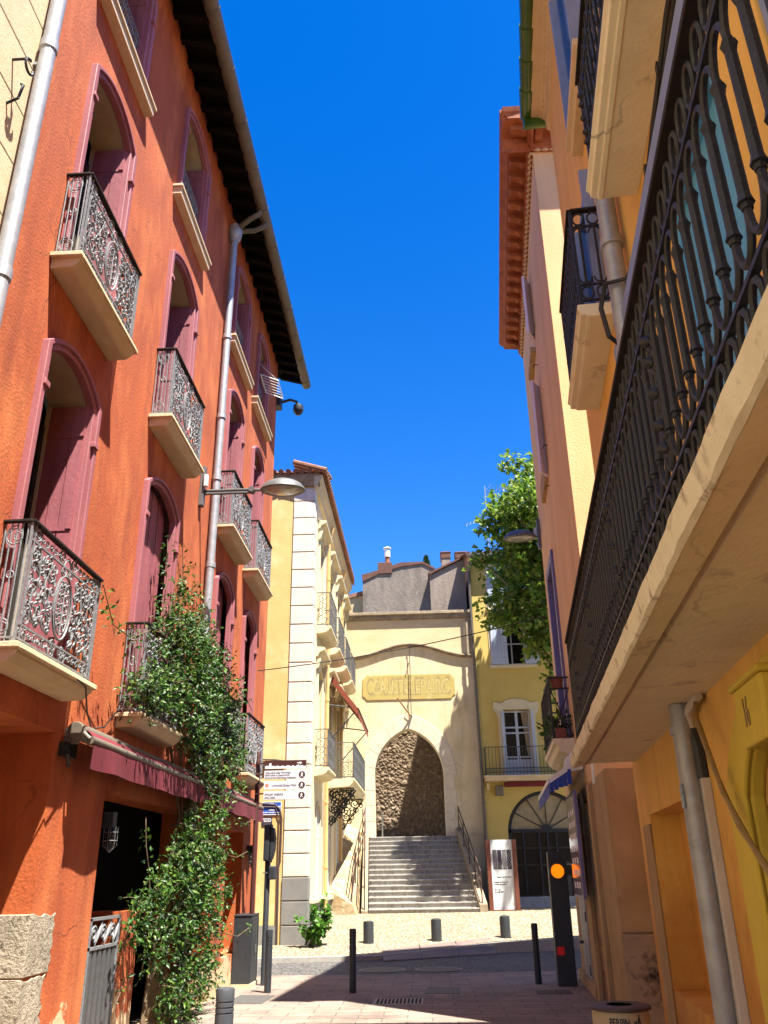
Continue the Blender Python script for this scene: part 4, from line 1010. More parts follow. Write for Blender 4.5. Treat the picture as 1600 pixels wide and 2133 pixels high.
# balconies
def qbalcony(a0, a1, b, pr, H=1.0, deep=.16):
    bl = part('balcony', qb, (0, 0, 0))
    m = MB(FQS); m.prism([(0, b), (pr, b), (pr, b-.06), (pr-.05, b-.07), (pr-.06, b-.12), (pr-.16, b-deep-.02), (0, b-deep-.06)], a0, a1); m.build('slab', K['qcream'], bl, bevel=.008)
    m = MB(FQS); r = .011
    c = pr-.04
    for aa in (a0+.05, a1-.05):
        m.box(aa-.012, aa+.012, b+.02, b+H, c-.012, c+.012)
        for bb in (.06, H): m.box(aa-.012, aa+.012, b+bb-.012, b+bb+.012, 0, c)
        n = max(1, round(c/.3))
        for k in range(n):
            cc = c*(k+.5)/n; w_ = c/n*.42
            for yy, s in ((.2, 1), (.45, -1), (.62, 1), (.85, -1)):
                m.tube([(aa, b+q, cc+p) for p, q in spiral(0, yy, w_, .02, s*math.pi/2, s*1.5, 18)], r*.8, 5)
            m.tube([(aa, b+.05, cc+w_), (aa, b+H, cc+w_)], r*.7, 5)
    for bb in (.06, H): m.box(a0+.05, a1-.05, b+bb-.012, b+bb+.012, c-.014, c+.014)
    n = int((a1-a0-.1)/.16)
    for k in range(n+1):
        aa = a0+.05+(a1-a0-.1)*k/n; m.tube([(aa, b+.05, c), (aa, b+H, c)], r*.75, 5)
        if k < n:
            for yy, s in ((.2, 1), (.5, -1), (.8, 1)): m.tube([(aa+.08+p, b+q, c) for p, q in spiral(0, yy, .075, .02, s*math.pi/2, s*1.4, 12)], r*.6, 4)
    m.build('railing', K['iron2'], bl)
qbalcony(22.75, 24.6, 8.15, .42); qbalcony(25.3, 27.1, 8.15, .42); qbalcony(27.7, 29.5, 8.15, .42); qbalcony(29.9, 31.7, 8.15, .42)
qbalcony(22.75, 24.5, 4.3, .40); qbalcony(25.6, 30.4, 4.3, .85, 1.05, .2)
for s in (25.9, 26.6, 29.9):
    m = MB(FQS)
    for cx, cy, r0, t0, tn in ((.25, 3.85, .2, 1.5, 1.6), (.5, 3.92, .16, 0, -1.6), (.2, 3.5, .14, 3, 1.5), (.42, 3.65, .12, 1, -1.5), (.66, 4.0, .1, 2, 1.4), (.14, 3.2, .1, 0, 1.4), (.3, 3.35, .09, 1, -1.3), (.55, 3.72, .1, 2, 1.5), (.4, 3.48, .1, 4, -1.5), (.12, 3.95, .11, 2, 1.3), (.36, 4.0, .08, 0, 1.3), (.7, 3.85, .08, 3, -1.4), (.22, 3.68, .17, 4, 1.5)):
        m.tube([(s, q, p) for p, q in spiral(cx, cy, r0, .03, t0, tn, 22)], .018, 6)
    m.tube([(s, 3.05, .05), (s, 3.4, .3), (s, 3.8, .6), (s, 4.05, .8)], .02, 6); m.tube([(s, 4.06, 0), (s, 4.06, .8)], .016, 6)
    m.build('scroll_bracket', K['ironblack'], qb)
for a in (25.0, 29.3):
    pipe(FQS, [(a, 12.1, .22), (a, 11.9, .16), (a, 11.6, .08), (a, 6, .08), (a, 1.0, .09), (a, .3, .09)], .055, 'rain_pipe', K['qpipe'], qb, [(a, 10.3, .08), (a, 6.5, .08), (a, 3.6, .08), (a, 1.9, .09)])
# long ribbed cable run and small boxes on the front
m = MB(FQ); m.tube([(-3.6, .05, .035), (-3.62, 1.9, .03), (-3.585, 2.0, .03), (-3.58, 3.0, .03), (-3.63, 3.2, .03), (-3.75, 3.32, .03), (-4.1, 3.35, .03), (-4.5, 3.4, .03)], .018, 6); m.tube([(-3.64, .05, .03), (-3.65, 3.0, .03), (-3.75, 3.26, .03), (-4.4, 3.3, .03)], .012, 6)
m.tube([(-3.55, 4.36, .03), (-3.8, 4.40, .03), (-4.5, 4.42, .03)], .02, 6); m.box(-4.6, -3.55, 4.22, 4.33, 0, .08)
m.build('cable_run', K['rustrim'], qb)
t = thing('street_nameplate', (-3.86, QY-.02, 3.25), 'blue enamel street name plate on the pale yellow wall', 'sign')
m = MB(FQ); m.box(-4.08, -3.60, 3.08, 3.39, .005, .02); bpn = m.build('plate', K['blueplate'], t, bevel=.006)
m = MB(FQ); m.band([(-4.08, 3.08), (-3.60, 3.08), (-3.60, 3.39), (-4.08, 3.39)], [(-4.065, 3.095), (-3.615, 3.095), (-3.615, 3.375), (-4.065, 3.375)], .0205, .0225, True); m.build('border', K['inkwhite'], t)
for s_, b, z in (('RUE', 3.335, .05), ('BASTION SAINT-DOMINIQUE', 3.27, .048), ('CARRER', 3.195, .04), ('DEL BASTIÓ DE SANT DOMÈNEC', 3.135, .042)):
    text(s_, FQ, -3.84, b, z, K['inkwhite'], t, c=.0205, sx=.78 if len(s_) > 8 else 1, bold=.0015)
t = thing('black_plaque', (-3.94, QY-.02, 2.95), 'small black plaque with white lines of print below the blue plate', 'plaque')
m = MB(FQ); m.box(-4.08, -3.82, 2.82, 3.03, .005, .015); m.build('plate', K['ink'], t)
m = MB(FQ)
for k in range(3):
    x = -4.05+.012*k
    while x < -3.87: wd = rnd.uniform(.02, .045); m.box(x, x+wd, 2.985-.032*k, 3.003-.032*k, .0155, .0165); x += wd+.009
m.build('print', K['inkwhite'], t)
m = MB(FQ)
for k in range(4): m.box(-4.04, -3.86, 2.905-.02*k, 2.913-.02*k, .0155, .0165)
m.build('small_print', K['inkbr'], t)
m = MB(FQ); m.box(-3.78, -3.70, 1.72, 1.81, .0, .012); tag(m.build('wall_tag', K['greenpaint']), 'small green square painted marker on the pale yellow wall', 'marker')
# red awning
t = thing('red_awning', (QX, 27.5, 7.3), 'rust red sloping awning over the big balcony of the quoined building', 'awning')
m = MB(FQS); m.poly([(25.7, 7.45, .1), (30.2, 7.45, .1), (30.2, 6.35, .95), (25.7, 6.35, .95)]); m.poly([(25.7, 6.35, .95), (30.2, 6.35, .95), (30.2, 6.1, .96), (25.7, 6.1, .96)]); m.poly([(25.7, 7.45, .1), (25.7, 6.35, .95), (25.7, 6.15, .93), (25.7, 7.2, .1)])
aw = mat('rust red awning cloth', (.22, .045, .018), (.17, .03, .012), 9, .85); m.build('cloth', aw, t, normals=False)
m = MB(FQS)
for a in (25.75, 30.15): m.tube([(a, 6.5, .05), (a, 6.38, .93)], .022, 6); m.tube([(a, 5.4, .05), (a, 6.36, .93)], .018, 6)
m.tube([(25.7, 6.36, .95), (30.2, 6.36, .95)], .025, 6)
m.build('arm', K['anth'], t)
# leafy plant at the corner
t = thing('leafy_plant', (QX+.1, QY-.1, .12), 'leafy green self-sown plant at the foot of the corner quoins', 'plant')
m = MB(); s2 = MB()
for k in range(16):
    an = rnd.uniform(-2.6, .3); h = rnd.uniform(.35, .95) if k else 1.25
    p0 = Vector((QX+.13, QY-.1, .12)); p2 = p0+Vector((math.cos(an)*.42, math.sin(an)*.40, h)); p1 = p0.lerp(p2, .5)+Vector((0, 0, .12))
    s2.tube([p0, p1, p2], [.012, .009, .004], 5)
    for q in range(16):
        t_ = rnd.uniform(.25, 1); p = (p0.lerp(p1, t_*2) if t_ < .5 else p1.lerp(p2, t_*2-1))
        leaf_faces(m, p+rv()*.05, (rv()+Vector((.3, -.5, 0))).normalized(), (Vector((0, -.3, 1))+rv()*.5).normalized(), rnd.uniform(.11, .2), rnd.uniform(.10, .17))
s2.build('stem', K['twig'], t); m.build('foliage', K['fig'], t, normals=False)
# ------------------------------------------------------------------ gateway wall with the pointed arch
YG = 32.0
FG = Fr((0, YG, 0), (1, 0), (0, -1))
gw = thing('gateway', (-.5, YG, .64), 'yellow rendered gateway wall with a pointed stone arch above the steps', 'gateway')
AL, AR, AS, ARI, AB = -1.86, .68, 5.05, 1.66, 2.92
ia = arch(AL, AR, AB, AS, ARI, 20, True)
def humpz(x):
    k = (x+.47)/2.45
    return 9.42+.50*(.5+.5*math.cos(math.pi*max(-1, min(1, k*1.05))))
m = MB(FG); wall(m, [(-3.2, 0), (-3.2, 11.2), (2.06, 11.2), (2.06, 0)], [ia], 0, .55)
m.poly([(-3.2, 11.2, 0), (2.06, 11.2, 0), (2.06, 11.2, -.55), (-3.2, 11.2, -.55)]); wall(m, [(-3.2, 0), (-3.2, 11.2), (2.06, 11.2), (2.06, 0)], [ia], -.55, 0)
m.build('wall', K['gate'], gw)
xs = [-3.0+5.0*k/40 for k in range(41)]
m = MB(FG)                                                      # recessed upper band is made by a proud lower face and a moulding
top = [(x, 11.0) for x in xs]; m.band(top, [(x, humpz(x)+.06) for x in xs], .002, .03); m.build('upper_panel', K['gatetop'], gw)
m = MB(FG)
for (dz0, dz1, c1) in ((-.07, .0, .07), (.0, .04, .135), (.04, .08, .09)):
    m.band([(x, humpz(x)+dz1) for x in xs], [(x, humpz(x)+dz0) for x in xs], 0, c1)
m.build('curved_moulding', K['mould'], gw, bevel=.01)
m = MB(FG); m.box(-3.2, 2.05, 10.98, 11.12, 0, .12); m.box(-3.2, 2.05, 10.92, 10.98, .03, .06); m.box(-3.22, 2.06, 11.12, 11.24, -.5, .20); m.box(1.78, 2.05, 9.5, 10.98, .03, .09)
m.build('cornice', K['mould'], gw, bevel=.012)
# voussoirs and jamb stones
cw = (AR-AL)/2; cx = (AL+AR)/2
def outl(off, n=9):
    w_ = cw+off; ri = ARI+off*1.25
    return arch(AL-off, AR+off, AB, AS, ri, 2*n, True)
o_, i_ = outl(.46), outl(0)
for k in range(1, len(o_)-2):
    m = MB(FG); e = .004
    a, b, c, d = i_[k], i_[k+1], o_[k+1], o_[k]
    m.extr([a, b, c, d], .0, .028+.004*(k % 3)); 
    if k in (1,): pass
    m.build('voussoir', K['ash'], gw, bevel=.012)
zz = AB
for k in range(4):
    z1 = zz+(AS-AB)/4
    for s in (0, 1):
        wd = .44 if (k+s) % 2 else .36
        m = MB(FG)
        if s: m.box(AR, AR+wd, zz+.006, z1-.004, 0, .03)
        else: m.box(AL-wd, AL, zz+.006, z1-.004, 0, .03)
        m.build('jamb_stone', K['ash'], gw, bevel=.012)
    zz = z1
# lettered panel
m = MB(FG); x0, x1, b0, b1, q = -2.30, 1.25, 7.80, 8.76, .16
pp = [(x0, b0+q), (x0+q*.6, b0+q*.6), (x0+q, b0), (x1-q, b0), (x1-q*.6, b0+q*.6), (x1, b0+q), (x1, b1-q), (x1-q*.6, b1-q*.6), (x1-q, b1), (x0+q, b1), (x0+q*.6, b1-q*.6), (x0, b1-q)]
plm = mat('ochre painted panel', (.44, .35, .11), (.38, .29, .08), 3, .9, bump=.2, c3=(.50, .42, .19), scale3=3)
m.extr(pp, 0, .03); pn = m.build('sign_panel', plm, gw, bevel=.012)
ltr = mat('faded grey lettering', (.27, .21, .09), (.38, .30, .10), 5, .9); lt2 = mat('faded pale lettering', (.50, .42, .19), (.40, .31, .09), 7, .9)
text('CAUSTELEPAIRC', FG, -.53, 8.28, .98, ltr, pn, c=.0302, sx=.45, bold=.012, ext=.001)
text('CAUSTELEPAIRC', FG, -.45, 8.25, .80, lt2, pn, c=.0325, sx=.50, ext=.001)
m = MB(FG); m.tube([(-.45, 9.86, .1), (-.45, 7.15, .12)], .016, 6); m.tube([(-.45, 9.86, .02), (-.45, 9.86, .14)], .03, 6); m.tube([(-.45, 7.15, 0), (-.45, 7.15, .2)], .035, 6); m.tube([(-.5, 9.2, .1), (-.54, 9.0, .13)], .02, 5)
m.tube([(-.5, 7.2, .1), (-.6, 7.5, .15), (-.49, 7.8, .12)], .012, 5)
m.build('iron_rod', K['rustrim'], gw)
m = MB(FG); m.tube([(-.46, 7.15, .06), (-.95, 7.74, .75)], .03, 8); m.build('flag_bracket', K['tan'], gw)
m = MB(FG); m.box(-2.42, -2.22, 4.42, 4.75, 0, .12); m.box(1.62, 1.72, 3.0, 3.22, 0, .08); m.tube([(1.15, 2.95, .02), (1.95, 2.95, .02)], .015, 5); m.build('wall_box', K['fcream'], gw, bevel=.01)
# rubble wall inside the passage
def worley(n, w_, h, seed):
    r = random.Random(seed); return [(r.uniform(0, w_), r.uniform(0, h), r.uniform(.6, 1.2)) for _ in range(n)]
PTS = [(1.9, 34.75), (.6, 34.85), (-.3, 34.9), (-.8, 34.9), (-1.25, 34.92), (-1.7, 34.95), (-3.2, 35.0)]
segs = [0]
for (xa, ya), (xb, yb) in zip(PTS, PTS[1:]): segs.append(segs[-1]+math.hypot(xb-xa, yb-ya))
def along(s):
    for k in range(len(segs)-1):
        if s <= segs[k+1] or k == len(segs)-2:
            f = (s-segs[k])/(segs[k+1]-segs[k]); (xa, ya), (xb, yb) = PTS[k], PTS[k+1]
            L = segs[k+1]-segs[k]; return Vector((xa+(xb-xa)*f, ya+(yb-ya)*f, 0)), Vector((-(yb-ya)/L*-1*-1, (xb-xa)/L, 0))
W_, H_ = segs[-1], 5.6
cells = {}
for (u, v, s) in worley(2400, W_, H_, 5): cells.setdefault((int(u/.16), int(v/.16)), []).append((u, v, s))
m = MB(); nx, ny = 210, 230; g_ = []
for j in range(ny+1):
    for i in range(nx+1):
        u, v = W_*i/nx, H_*j/ny; ds = []
        for di in (-1, 0, 1):
            for dj in (-1, 0, 1):
                for (pu, pv, s) in cells.get((int(u/.16)+di, int(v/.16)+dj), []): ds.append((math.hypot(u-pu, (v-pv)*1.25)/s, s))
        ds.sort(); d0, s0 = ds[0] if ds else (.2, 1); d1 = ds[1][0] if len(ds) > 1 else d0+.1
        hgt = min(1, (d1-d0)/.055)**.6*.05*s0
        p, nn = along(u); 
        if nn.y > 0: nn = -nn
        m.v.append(Vector((p.x, p.y, 2.7+v))+nn*hgt); 
for j in range(ny):
    for i in range(nx):
        a = j*(nx+1)+i; m.f.append([a, a+1, a+nx+2, a+nx+1])
tag(m.build('rubble_wall', K['rubble'], None, smooth=True, sharp=180), 'rough rubble stone wall seen through the pointed arch', 'wall')
g = MB(); g.box(-3.2, 2.0, 32.06, 36.5, 2.4, 2.91); o = g.build('passage_floor', K['cobble']); o['kind'] = 'structure'
t = thing('short_post', (-1.55, 32.4, 2.91), 'slim grey metal post just inside the left of the arch', 'post')
m = MB(); m.lathe([(.03, 2.9), (.03, 3.75), (.02, 3.77)], -1.62, 32.3, 10); m.build('post', K['steel'], t)

# ------------------------------------------------------------------ steps with side walls and railings
stp = thing('stone_steps', (-.3, 29.4, .64), 'broad worn stone steps climbing to the pointed arch', 'steps')
N_ = 15; Y0, Y1, Z0, Z1 = 27.1, 32.0, .60, 2.92
m = MB()
for k in range(N_):
    f = k/N_; y = Y0+(Y1-Y0)*f; z0, z1 = Z0+(Z1-Z0)*f, Z0+(Z1-Z0)*(k+1)/N_
    xl, xr = -1.80-.28*f, 1.48-.45*f
    if k == 0: xr += .15
    m.box(xl, xr, y, Y1+.1, .3 if k == 0 else z0-.05, z1-.035); m.box(xl, xr, y-.03, y+.33, z1-.035, z1)
m.build('flight', K['step'], stp, bevel=.006)
m = MB(Fr((0, 0, 0), (0, 1), (1, 0)))
def sidewall(xa0, xa1, w0, name, h0=.25):
    m = MB(); v = []
    for (y, z, f) in ((Y0-.05, Z0+h0, 0), (Y1, Z1+.30, 1)):
        xa = xa0+(xa1-xa0)*f
        v.append([m.P(xa, y, .3), m.P(xa+w0, y, .3), m.P(xa+w0, y, z), m.P(xa, y, z)])
    A, B = v
    m.f += [[A[0], A[1], A[2], A[3]], [B[0], B[1], B[2], B[3]], [A[0], A[3], B[3], B[0]], [A[1], A[2], B[2], B[1]], [A[3], A[2], B[2], B[3]]]
    return m.build(name, K['kerbstone'], stp, bevel=.02)
sidewall(1.46, 1.03, .24, 'right_kerb'); sidewall(-2.02, -2.3, .20, 'left_kerb', .12)
def rail(x0, x1, label, mat_):
    t = thing('stair_railing', ((x0+x1)/2, 29.5, Z0), label, 'railing', 'railings of the steps')
    A, B = Vector((x0, Y0, Z0+.28)), Vector((x1, Y1-.35, Z1+.15)); u = Vector((0, 0, 1))
    m = MB()
    m.tube([A+u*.85, B+u*.80], .022, 8); m.build('handrail', K['railbrown'], t)
    m = MB()
    for h in (.55, .25): m.tube([A+u*h, B+u*h], .014, 6)
    m.build('rail', K['railbrown'], t)
    for k in range(5):
        p = A.lerp(B, k/4); m = MB(); m.box(p.x-.016, p.x+.016, p.y-.016, p.y+.016, p.z-.25, p.z+.85); m.build('post', K['railbrown'], t)
rail(1.55, 1.13, 'dark steel railing on the right of the steps', 0)
rail(-1.92, -2.2, 'brown steel railing on the left of the steps', 0)
t = thing('ramp_wall', (-2.45, 29.5, .64), 'rough sloping stone buttress left of the steps', 'wall')
m = MB(); v = [[m.P(x, y, z) for x, z in ((-2.92, .3), (-2.04, .3), (-2.25, zt), (-2.92, zt+.35))] for y, zt in ((26.9, .9), (29.5, 1.9), (32.0, 3.1))]
for A, B in zip(v, v[1:]):
    for k in range(4): m.f.append([A[k], A[(k+1) % 4], B[(k+1) % 4], B[k]])
m.f += [v[0][::-1], v[-1]]; 
rw = mat('rough ochre rubble', (.40, .29, .15), (.28, .19, .095), 3.5, .95, bump=1.0, bscale=9, c3=(.46, .38, .24), scale3=4, t3=(.5, .62)); m.build('masonry', rw, t)
m = MB(); 
for h in (.85, .5, .2): m.tube([(-2.28, 27.0, .95+h), (-2.3, 29.2, 1.9+h), (-2.2, 31.6, 3.0+h)], .018, 6)
for y, z in ((27.0, .9), (28.3, 1.5), (29.6, 2.1), (31.6, 3.0)): m.tube([(-2.28, y, z-.2), (-2.28, y, z+.86)], .018, 6)
m.build('railing', K['railbrown'], t)

# ------------------------------------------------------------------ roofs behind the gateway
t = thing('grey_house', (-.2, 38, 0), 'windowless grey stucco house rising behind the gateway wall', 'building')
m = MB(); pr = [(-2.55, 0), (-2.55, 14.2), (-1.7, 14.45), (-.8, 14.75), (.2, 14.75), (.72, 14.45), (.72, 0)]
m.F = Fr((0, 36, 0), (1, 0), (0, -1)); m.extr(pr, -6, 0); m.build('wall', K['darkstucco'], t)
m = MB(Fr((0, 36, 0), (1, 0), (0, -1))); m.band([(-2.6, 14.28), (-1.7, 14.52), (-.8, 14.82), (.2, 14.83), (.76, 14.52)], [(-2.56, 13.95), (-1.7, 14.35), (-.8, 14.62), (.2, 14.74), (.72, 14.44)], -.3, .05); m.build('brick_edge', K['brick'], t)
m = MB(Fr((0, 36, 0), (1, 0), (0, -1))); m.box(-1.85, -1.2, 14.3, 14.85, -.5, .06); ch = m.build('chimney', K['brick'], t, bevel=.02)
m = MB(); m.lathe([(.11, 14.85), (.10, 15.2), (.13, 15.22)], -1.42, 36.25, 12); m.build('flue', K['terra'], ch)
m = MB(); m.lathe([(.14, 15.2), (.14, 15.6)], -1.42, 36.25, 12); m.lathe([(.19, 15.62), (.17, 15.66)], -1.42, 36.25, 12); m.build('cowl', K['white'], ch)
t = thing('brown_house', (1.5, 37, 0), 'taller brown house wall with sloping tiled edge behind the gateway', 'building')
m = MB(Fr((0, 35.2, 0), (1, 0), (0, -1))); m.extr([(.5, 0), (.5, 13.9), (1.15, 14.2), (2.3, 14.75), (2.3, 0)], -5, 0); m.build('wall', K['greypurple'], t)
m = MB(Fr((0, 35.2, 0), (1, 0), (0, -1))); m.band([(.42, 13.98), (1.15, 14.32), (2.4, 14.88)], [(.5, 13.9), (1.15, 14.23), (2.35, 14.8)], -5, .10); m.build('tile_edge', K['brick'], t)
def chimney(x, y, z0, z1, w_, label, m_='greypurple'):
    t = thing('chimney', (x, y, z0), label, 'chimney', 'chimneys behind the gateway')
    m = MB(); m.box(x-w_, x+w_, y-.3, y+.3, z0, z1-.18); m.build('stack', K[m_], t, bevel=.02)
    m = MB(); m.box(x-w_-.03, x+w_+.03, y-.33, y+.33, z1-.32, z1-.06); m.box(x-w_-.05, x+w_+.05, y-.35, y+.35, z1-.06, z1-.0); m.box(x-w_+.05, x+w_-.05, y-.2, y+.2, z1, z1+.07); m.build('cap', K['brick'], t, bevel=.02)
chimney(1.28, 36.6, 14.2, 15.4, .2, 'square chimney with red brick cap above the brown wall')
chimney(2.05, 37.2, 14.6, 15.6, .28, 'wider chimney beside the pale yellow house eave', 'tan')
t = thing('yellow_house', (-3.2, 37, 0), 'small faded yellow wall with tiled edge behind the quoined building', 'building')
m = MB(Fr((0, 36.4, 0), (1, 0), (0, -1))); m.extr([(-5, 0), (-5, 12.9), (-2.56, 13.45), (-2.56, 0)], -4, 0); m.build('wall', K['paleyellow'], t)
m = MB(Fr((0, 36.4, 0), (1, 0), (0, -1))); m.band([(-5, 13.05), (-2.57, 13.62)], [(-5, 12.9), (-2.57, 13.44)], -4, .1); m.build('tile_edge', K['tile'], t)
t = thing('cypress_tree', (.42, 38.5, 14), 'small dark cypress top poking above the roof ridge', 'tree')
m = MB(); s2 = MB(); s2.tube([(.42, 40, 9), (.42, 40, 16.3)], .05, 6)
for k in range(1500):
    h = rnd.random(); rr = .42*(1-h)**.8*math.sqrt(rnd.random())+.02; an = rnd.uniform(0, 6.28)
    p = Vector((.42+rr*math.cos(an), 40+rr*math.sin(an), 14.6+1.95*h)); leaf_faces(m, p, Vector((math.cos(an)*.5, math.sin(an)*.5, 1)), rv(), rnd.uniform(.10, .2), .05)
s2.build('trunk', K['bark'], t); m.build('crown', K['cyp'], t, normals=False)

# ------------------------------------------------------------------ ochre house on the right of the gateway
oh = thing('ochre_house', (4.5, YG-.3, .64), 'ochre yellow house with blue grey shutters, balcony and arched glass door', 'building')
YH = 31.7; FH = Fr((0, YH, 0), (1, 0), (0, -1))
da = arch(2.86, 5.64, .9, 3.05, 1.33, 24)
hs_ = [da, [(2.98, 4.88), (2.98, 7.28), (3.96, 7.28), (3.96, 4.88)], [(2.98, 9.0), (2.98, 10.62), (4.02, 10.62), (4.02, 9.0)], [(2.98, 11.3), (2.98, 12.9), (4.02, 12.9), (4.02, 11.3)]]
m = MB(FH); wall(m, [(2.07, 0), (2.07, 13.25), (9, 13.25), (9, 0)], hs_, 0, .3)
m.poly([(2.07, 0, 0), (2.07, 13.25, 0), (2.07, 13.25, -4), (2.07, 0, -4)]); m.poly([(9, 0, 0), (9, 13.25, 0), (9, 13.25, -4), (9, 0, -4)])
m.build('wall', K['fyellow'], oh)
m = MB(FH); m.box(2.0, 9, 13.25, 13.32, -.1, .28); m.build('eave_board', K['soffit'], oh)
m = MB(FH); m.poly([(1.88, 13.4, .38), (9, 13.4, .38), (9, 14.9, -4), (1.88, 14.9, -4)]); m.poly([(1.88, 13.33, .38), (9, 13.33, .38), (9, 14.83, -4), (1.88, 14.83, -4)]); m.poly([(2.07, 13.25, 0), (2.07, 13.5, 0), (2.07, 14.85, -4), (2.07, 0, -4), (2.07, 0, 0)])
m.build('roof', K['tile'], oh)
m = MB(FH)
for k in range(30): m.tube([(2.02+.22*k, 13.42, .40), (2.02+.22*k, 13.85, -.9)], .075, 8)
m.build('roof_tiles', K['tile'], oh, smooth=True)
m = MB(FH); m.prism([(.42+.07*math.cos(q), 13.36+.07*math.sin(q)) for q in [math.pi*(1+k/8) for k in range(9)]], 1.95, 9); m.build('gutter', K['zinc'], oh)
pipe(FH, [(2.12, 13.3, .4), (2.14, 13.1, .38), (2.05, 12.85, .12), (2.0, 12.6, .09), (2.02, 8, .09), (2.06, 3, .09), (2.08, .6, .09)], .055, 'rain_pipe', K['zincdark'], oh, [(2.02, 9.0, .09), (2.03, 6.5, .09), (2.05, 4.0, .09)])
def swin(b0, b1, label=None):
    wn = part('window', oh)
    m = MB(FH); m.poly([(2.98, b0, -.29), (4.02, b0, -.29), (4.02, b1, -.29), (2.98, b1, -.29)]); m.build('pane', K['glass'], wn)
    m = MB(FH); m.band([(2.62, b0-.16), (2.62, b1+.22), (4.38, b1+.22), (4.38, b0-.16)], [(2.98, b0), (2.98, b1), (4.02, b1), (4.02, b0)], 0, .03, True); m.box(2.6, 4.4, b0-.16, b0-.04, 0, .08); m.build('surround', K['fcream'], wn, bevel=.008)
    m = MB(FH)
    for a in (3.0, 3.48, 3.97): m.box(a, a+.05, b0, b1, -.27, -.23)
    for b in (b0, (b0+b1)/2, b1-.05): m.box(3.0, 4.02, b, b+.045, -.27, -.232)
    m.build('frame', K['frame'], wn)
    for a0, a1, c in ((2.70, 3.32, .05), (3.98, 4.5, .05)):
        m = MB(FH); n = 5
        for k in range(n): m.box(a0+(a1-a0)*k/n+.003, a0+(a1-a0)*(k+1)/n-.003, b0-.02, b1+.02, c, c+.03)
        m.box(a0, a1, b0+.15, b0+.22, c+.03, c+.04); m.box(a0, a1, b1-.22, b1-.15, c+.03, c+.04); m.build('shutter', K['bluegrey'], wn)
swin(9.0, 10.62); swin(11.3, 12.9)
wn = part('french_window', oh)
m = MB(FH); m.poly([(2.98, 4.88, -.29), (3.96, 4.88, -.29), (3.96, 7.28, -.29), (2.98, 7.28, -.29)]); m.build('pane', K['glass'], wn)
m = MB(FH)
sl = [(2.78, 4.88), (2.78, 7.0), (2.60, 7.35), (2.64, 7.56), (2.9, 7.5), (3.1, 7.62), (3.47, 7.68), (3.84, 7.62), (4.04, 7.5), (4.30, 7.56), (4.34, 7.35), (4.16, 7.0), (4.16, 4.88)]
si = [(2.98, 4.88), (2.98, 6.8), (2.98, 7.0), (2.98, 7.2), (2.98, 7.28), (3.15, 7.28), (3.47, 7.28), (3.79, 7.28), (3.96, 7.28), (3.96, 7.2), (3.96, 7.0), (3.96, 6.8), (3.96, 4.88)]
m.band(sl, si, 0, .05); m.build('surround', K['fcream'], wn, bevel=.01)
m = MB(FH)
for a in (2.98, 3.42, 3.91): m.box(a, a+(.10 if a == 3.42 else .06), 4.88, 7.28, -.24, -.18)
for b in (4.88, 5.55, 6.42, 6.62, 7.2): m.box(2.98, 3.97, b, b+.06, -.24, -.185)
m.box(3.02, 3.42, 4.9, 5.5, -.235, -.20); m.box(3.5, 3.93, 4.9, 5.5, -.235, -.20)
m.build('frame', K['frame'], wn)
m = MB(FH); m.box(2.90, 2.975, 4.9, 7.2, .05, .22); m.box(3.985, 4.06, 4.9, 7.2, .05, .22); m.build('folded_shutter', K['bluegrey'], wn)
m = MB(FH)
for k in range(8): m.poly([(3.66+.035*k-.02*(k % 2), 7.2, -.262), (3.70+.035*k, 7.2, -.262), (3.84+.014*k, 5.6, -.262), (3.82+.014*k, 5.6, -.262)])
m.build('curtain', K['curtain'], wn)
bl = part('balcony', oh)
m = MB(FH); m.box(2.16, 6.2, 4.70, 4.86, 0, .55); m.box(2.12, 6.24, 4.80, 4.88, 0, .60); m.build('slab', K['cream'], bl, bevel=.015)
m = MB(FH)
for b in (4.98, 5.12, 5.86): m.box(2.18, 6.2, b-.012, b+.012, .54, .565)
for k in range(34):
    a = 2.19+.121*k; m.tube([(a, 4.88, .55), (a, 5.86, .55)], .009, 5)
    if k % 1 == 0: m.tube([(a+.06+.04*math.cos(q), 5.05+.05*math.sin(q), .55) for q in [2*math.pi*j/8 for j in range(8)]], .006, 4, closed=True)
for b in (4.98, 5.86): m.box(2.17, 2.195, b-.012, b+.012, 0, .55)
for k in range(4): m.tube([(2.18, 4.88, .1+.13*k), (2.18, 5.86, .1+.13*k)], .008, 5)
m.build('railing', K['greeniron'], bl)
m = MB(FH); m.box(2.85, 6.0, 4.52, 4.68, .02, .22); m.build('awning_cassette', K['awnred'], oh, bevel=.01)
m = MB(FH); m.box(2.5, 2.78, 4.22, 4.56, 0, .16); m.build('wall_box', K['beige'], oh, bevel=.015)
for a in (2.2, 5.9): m = MB(FH); m.box(a, a+.1, 4.42, 4.66, 0, .2); m.build('corbel', K['cream'], oh)
# arched glass door
ad = part('arched_door', oh)
m = MB(FH); oo, ii = arch(2.86, 5.64, .9, 3.05, 1.33, 24), arch(2.98, 5.52, .9, 3.05, 1.21, 24); m.band(oo, ii, -.26, -.12)
for k in range(1, 6):
    q = math.pi*k/6; m.tube([(4.25+.18*math.cos(q), 3.06+.18*math.sin(q), -.18), (4.25+1.26*math.cos(q), 3.05+1.2*math.sin(q), -.18)], .018, 5)
m.extr([(4.25+.2*math.cos(math.pi*k/10), 3.05+.2*math.sin(math.pi*k/10)) for k in range(11)], -.22, -.13)
m.box(2.9, 5.6, 2.98, 3.1, -.25, -.12)
for a in (3.4, 3.95, 4.25, 4.55, 5.1): m.box(a-.03, a+.03, .9, 2.98, -.24, -.14)
for b in (.9, 1.9, 2.45): m.box(2.95, 5.55, b, b+.05, -.24, -.145)
m.build('frame', K['ironblack'], ad)
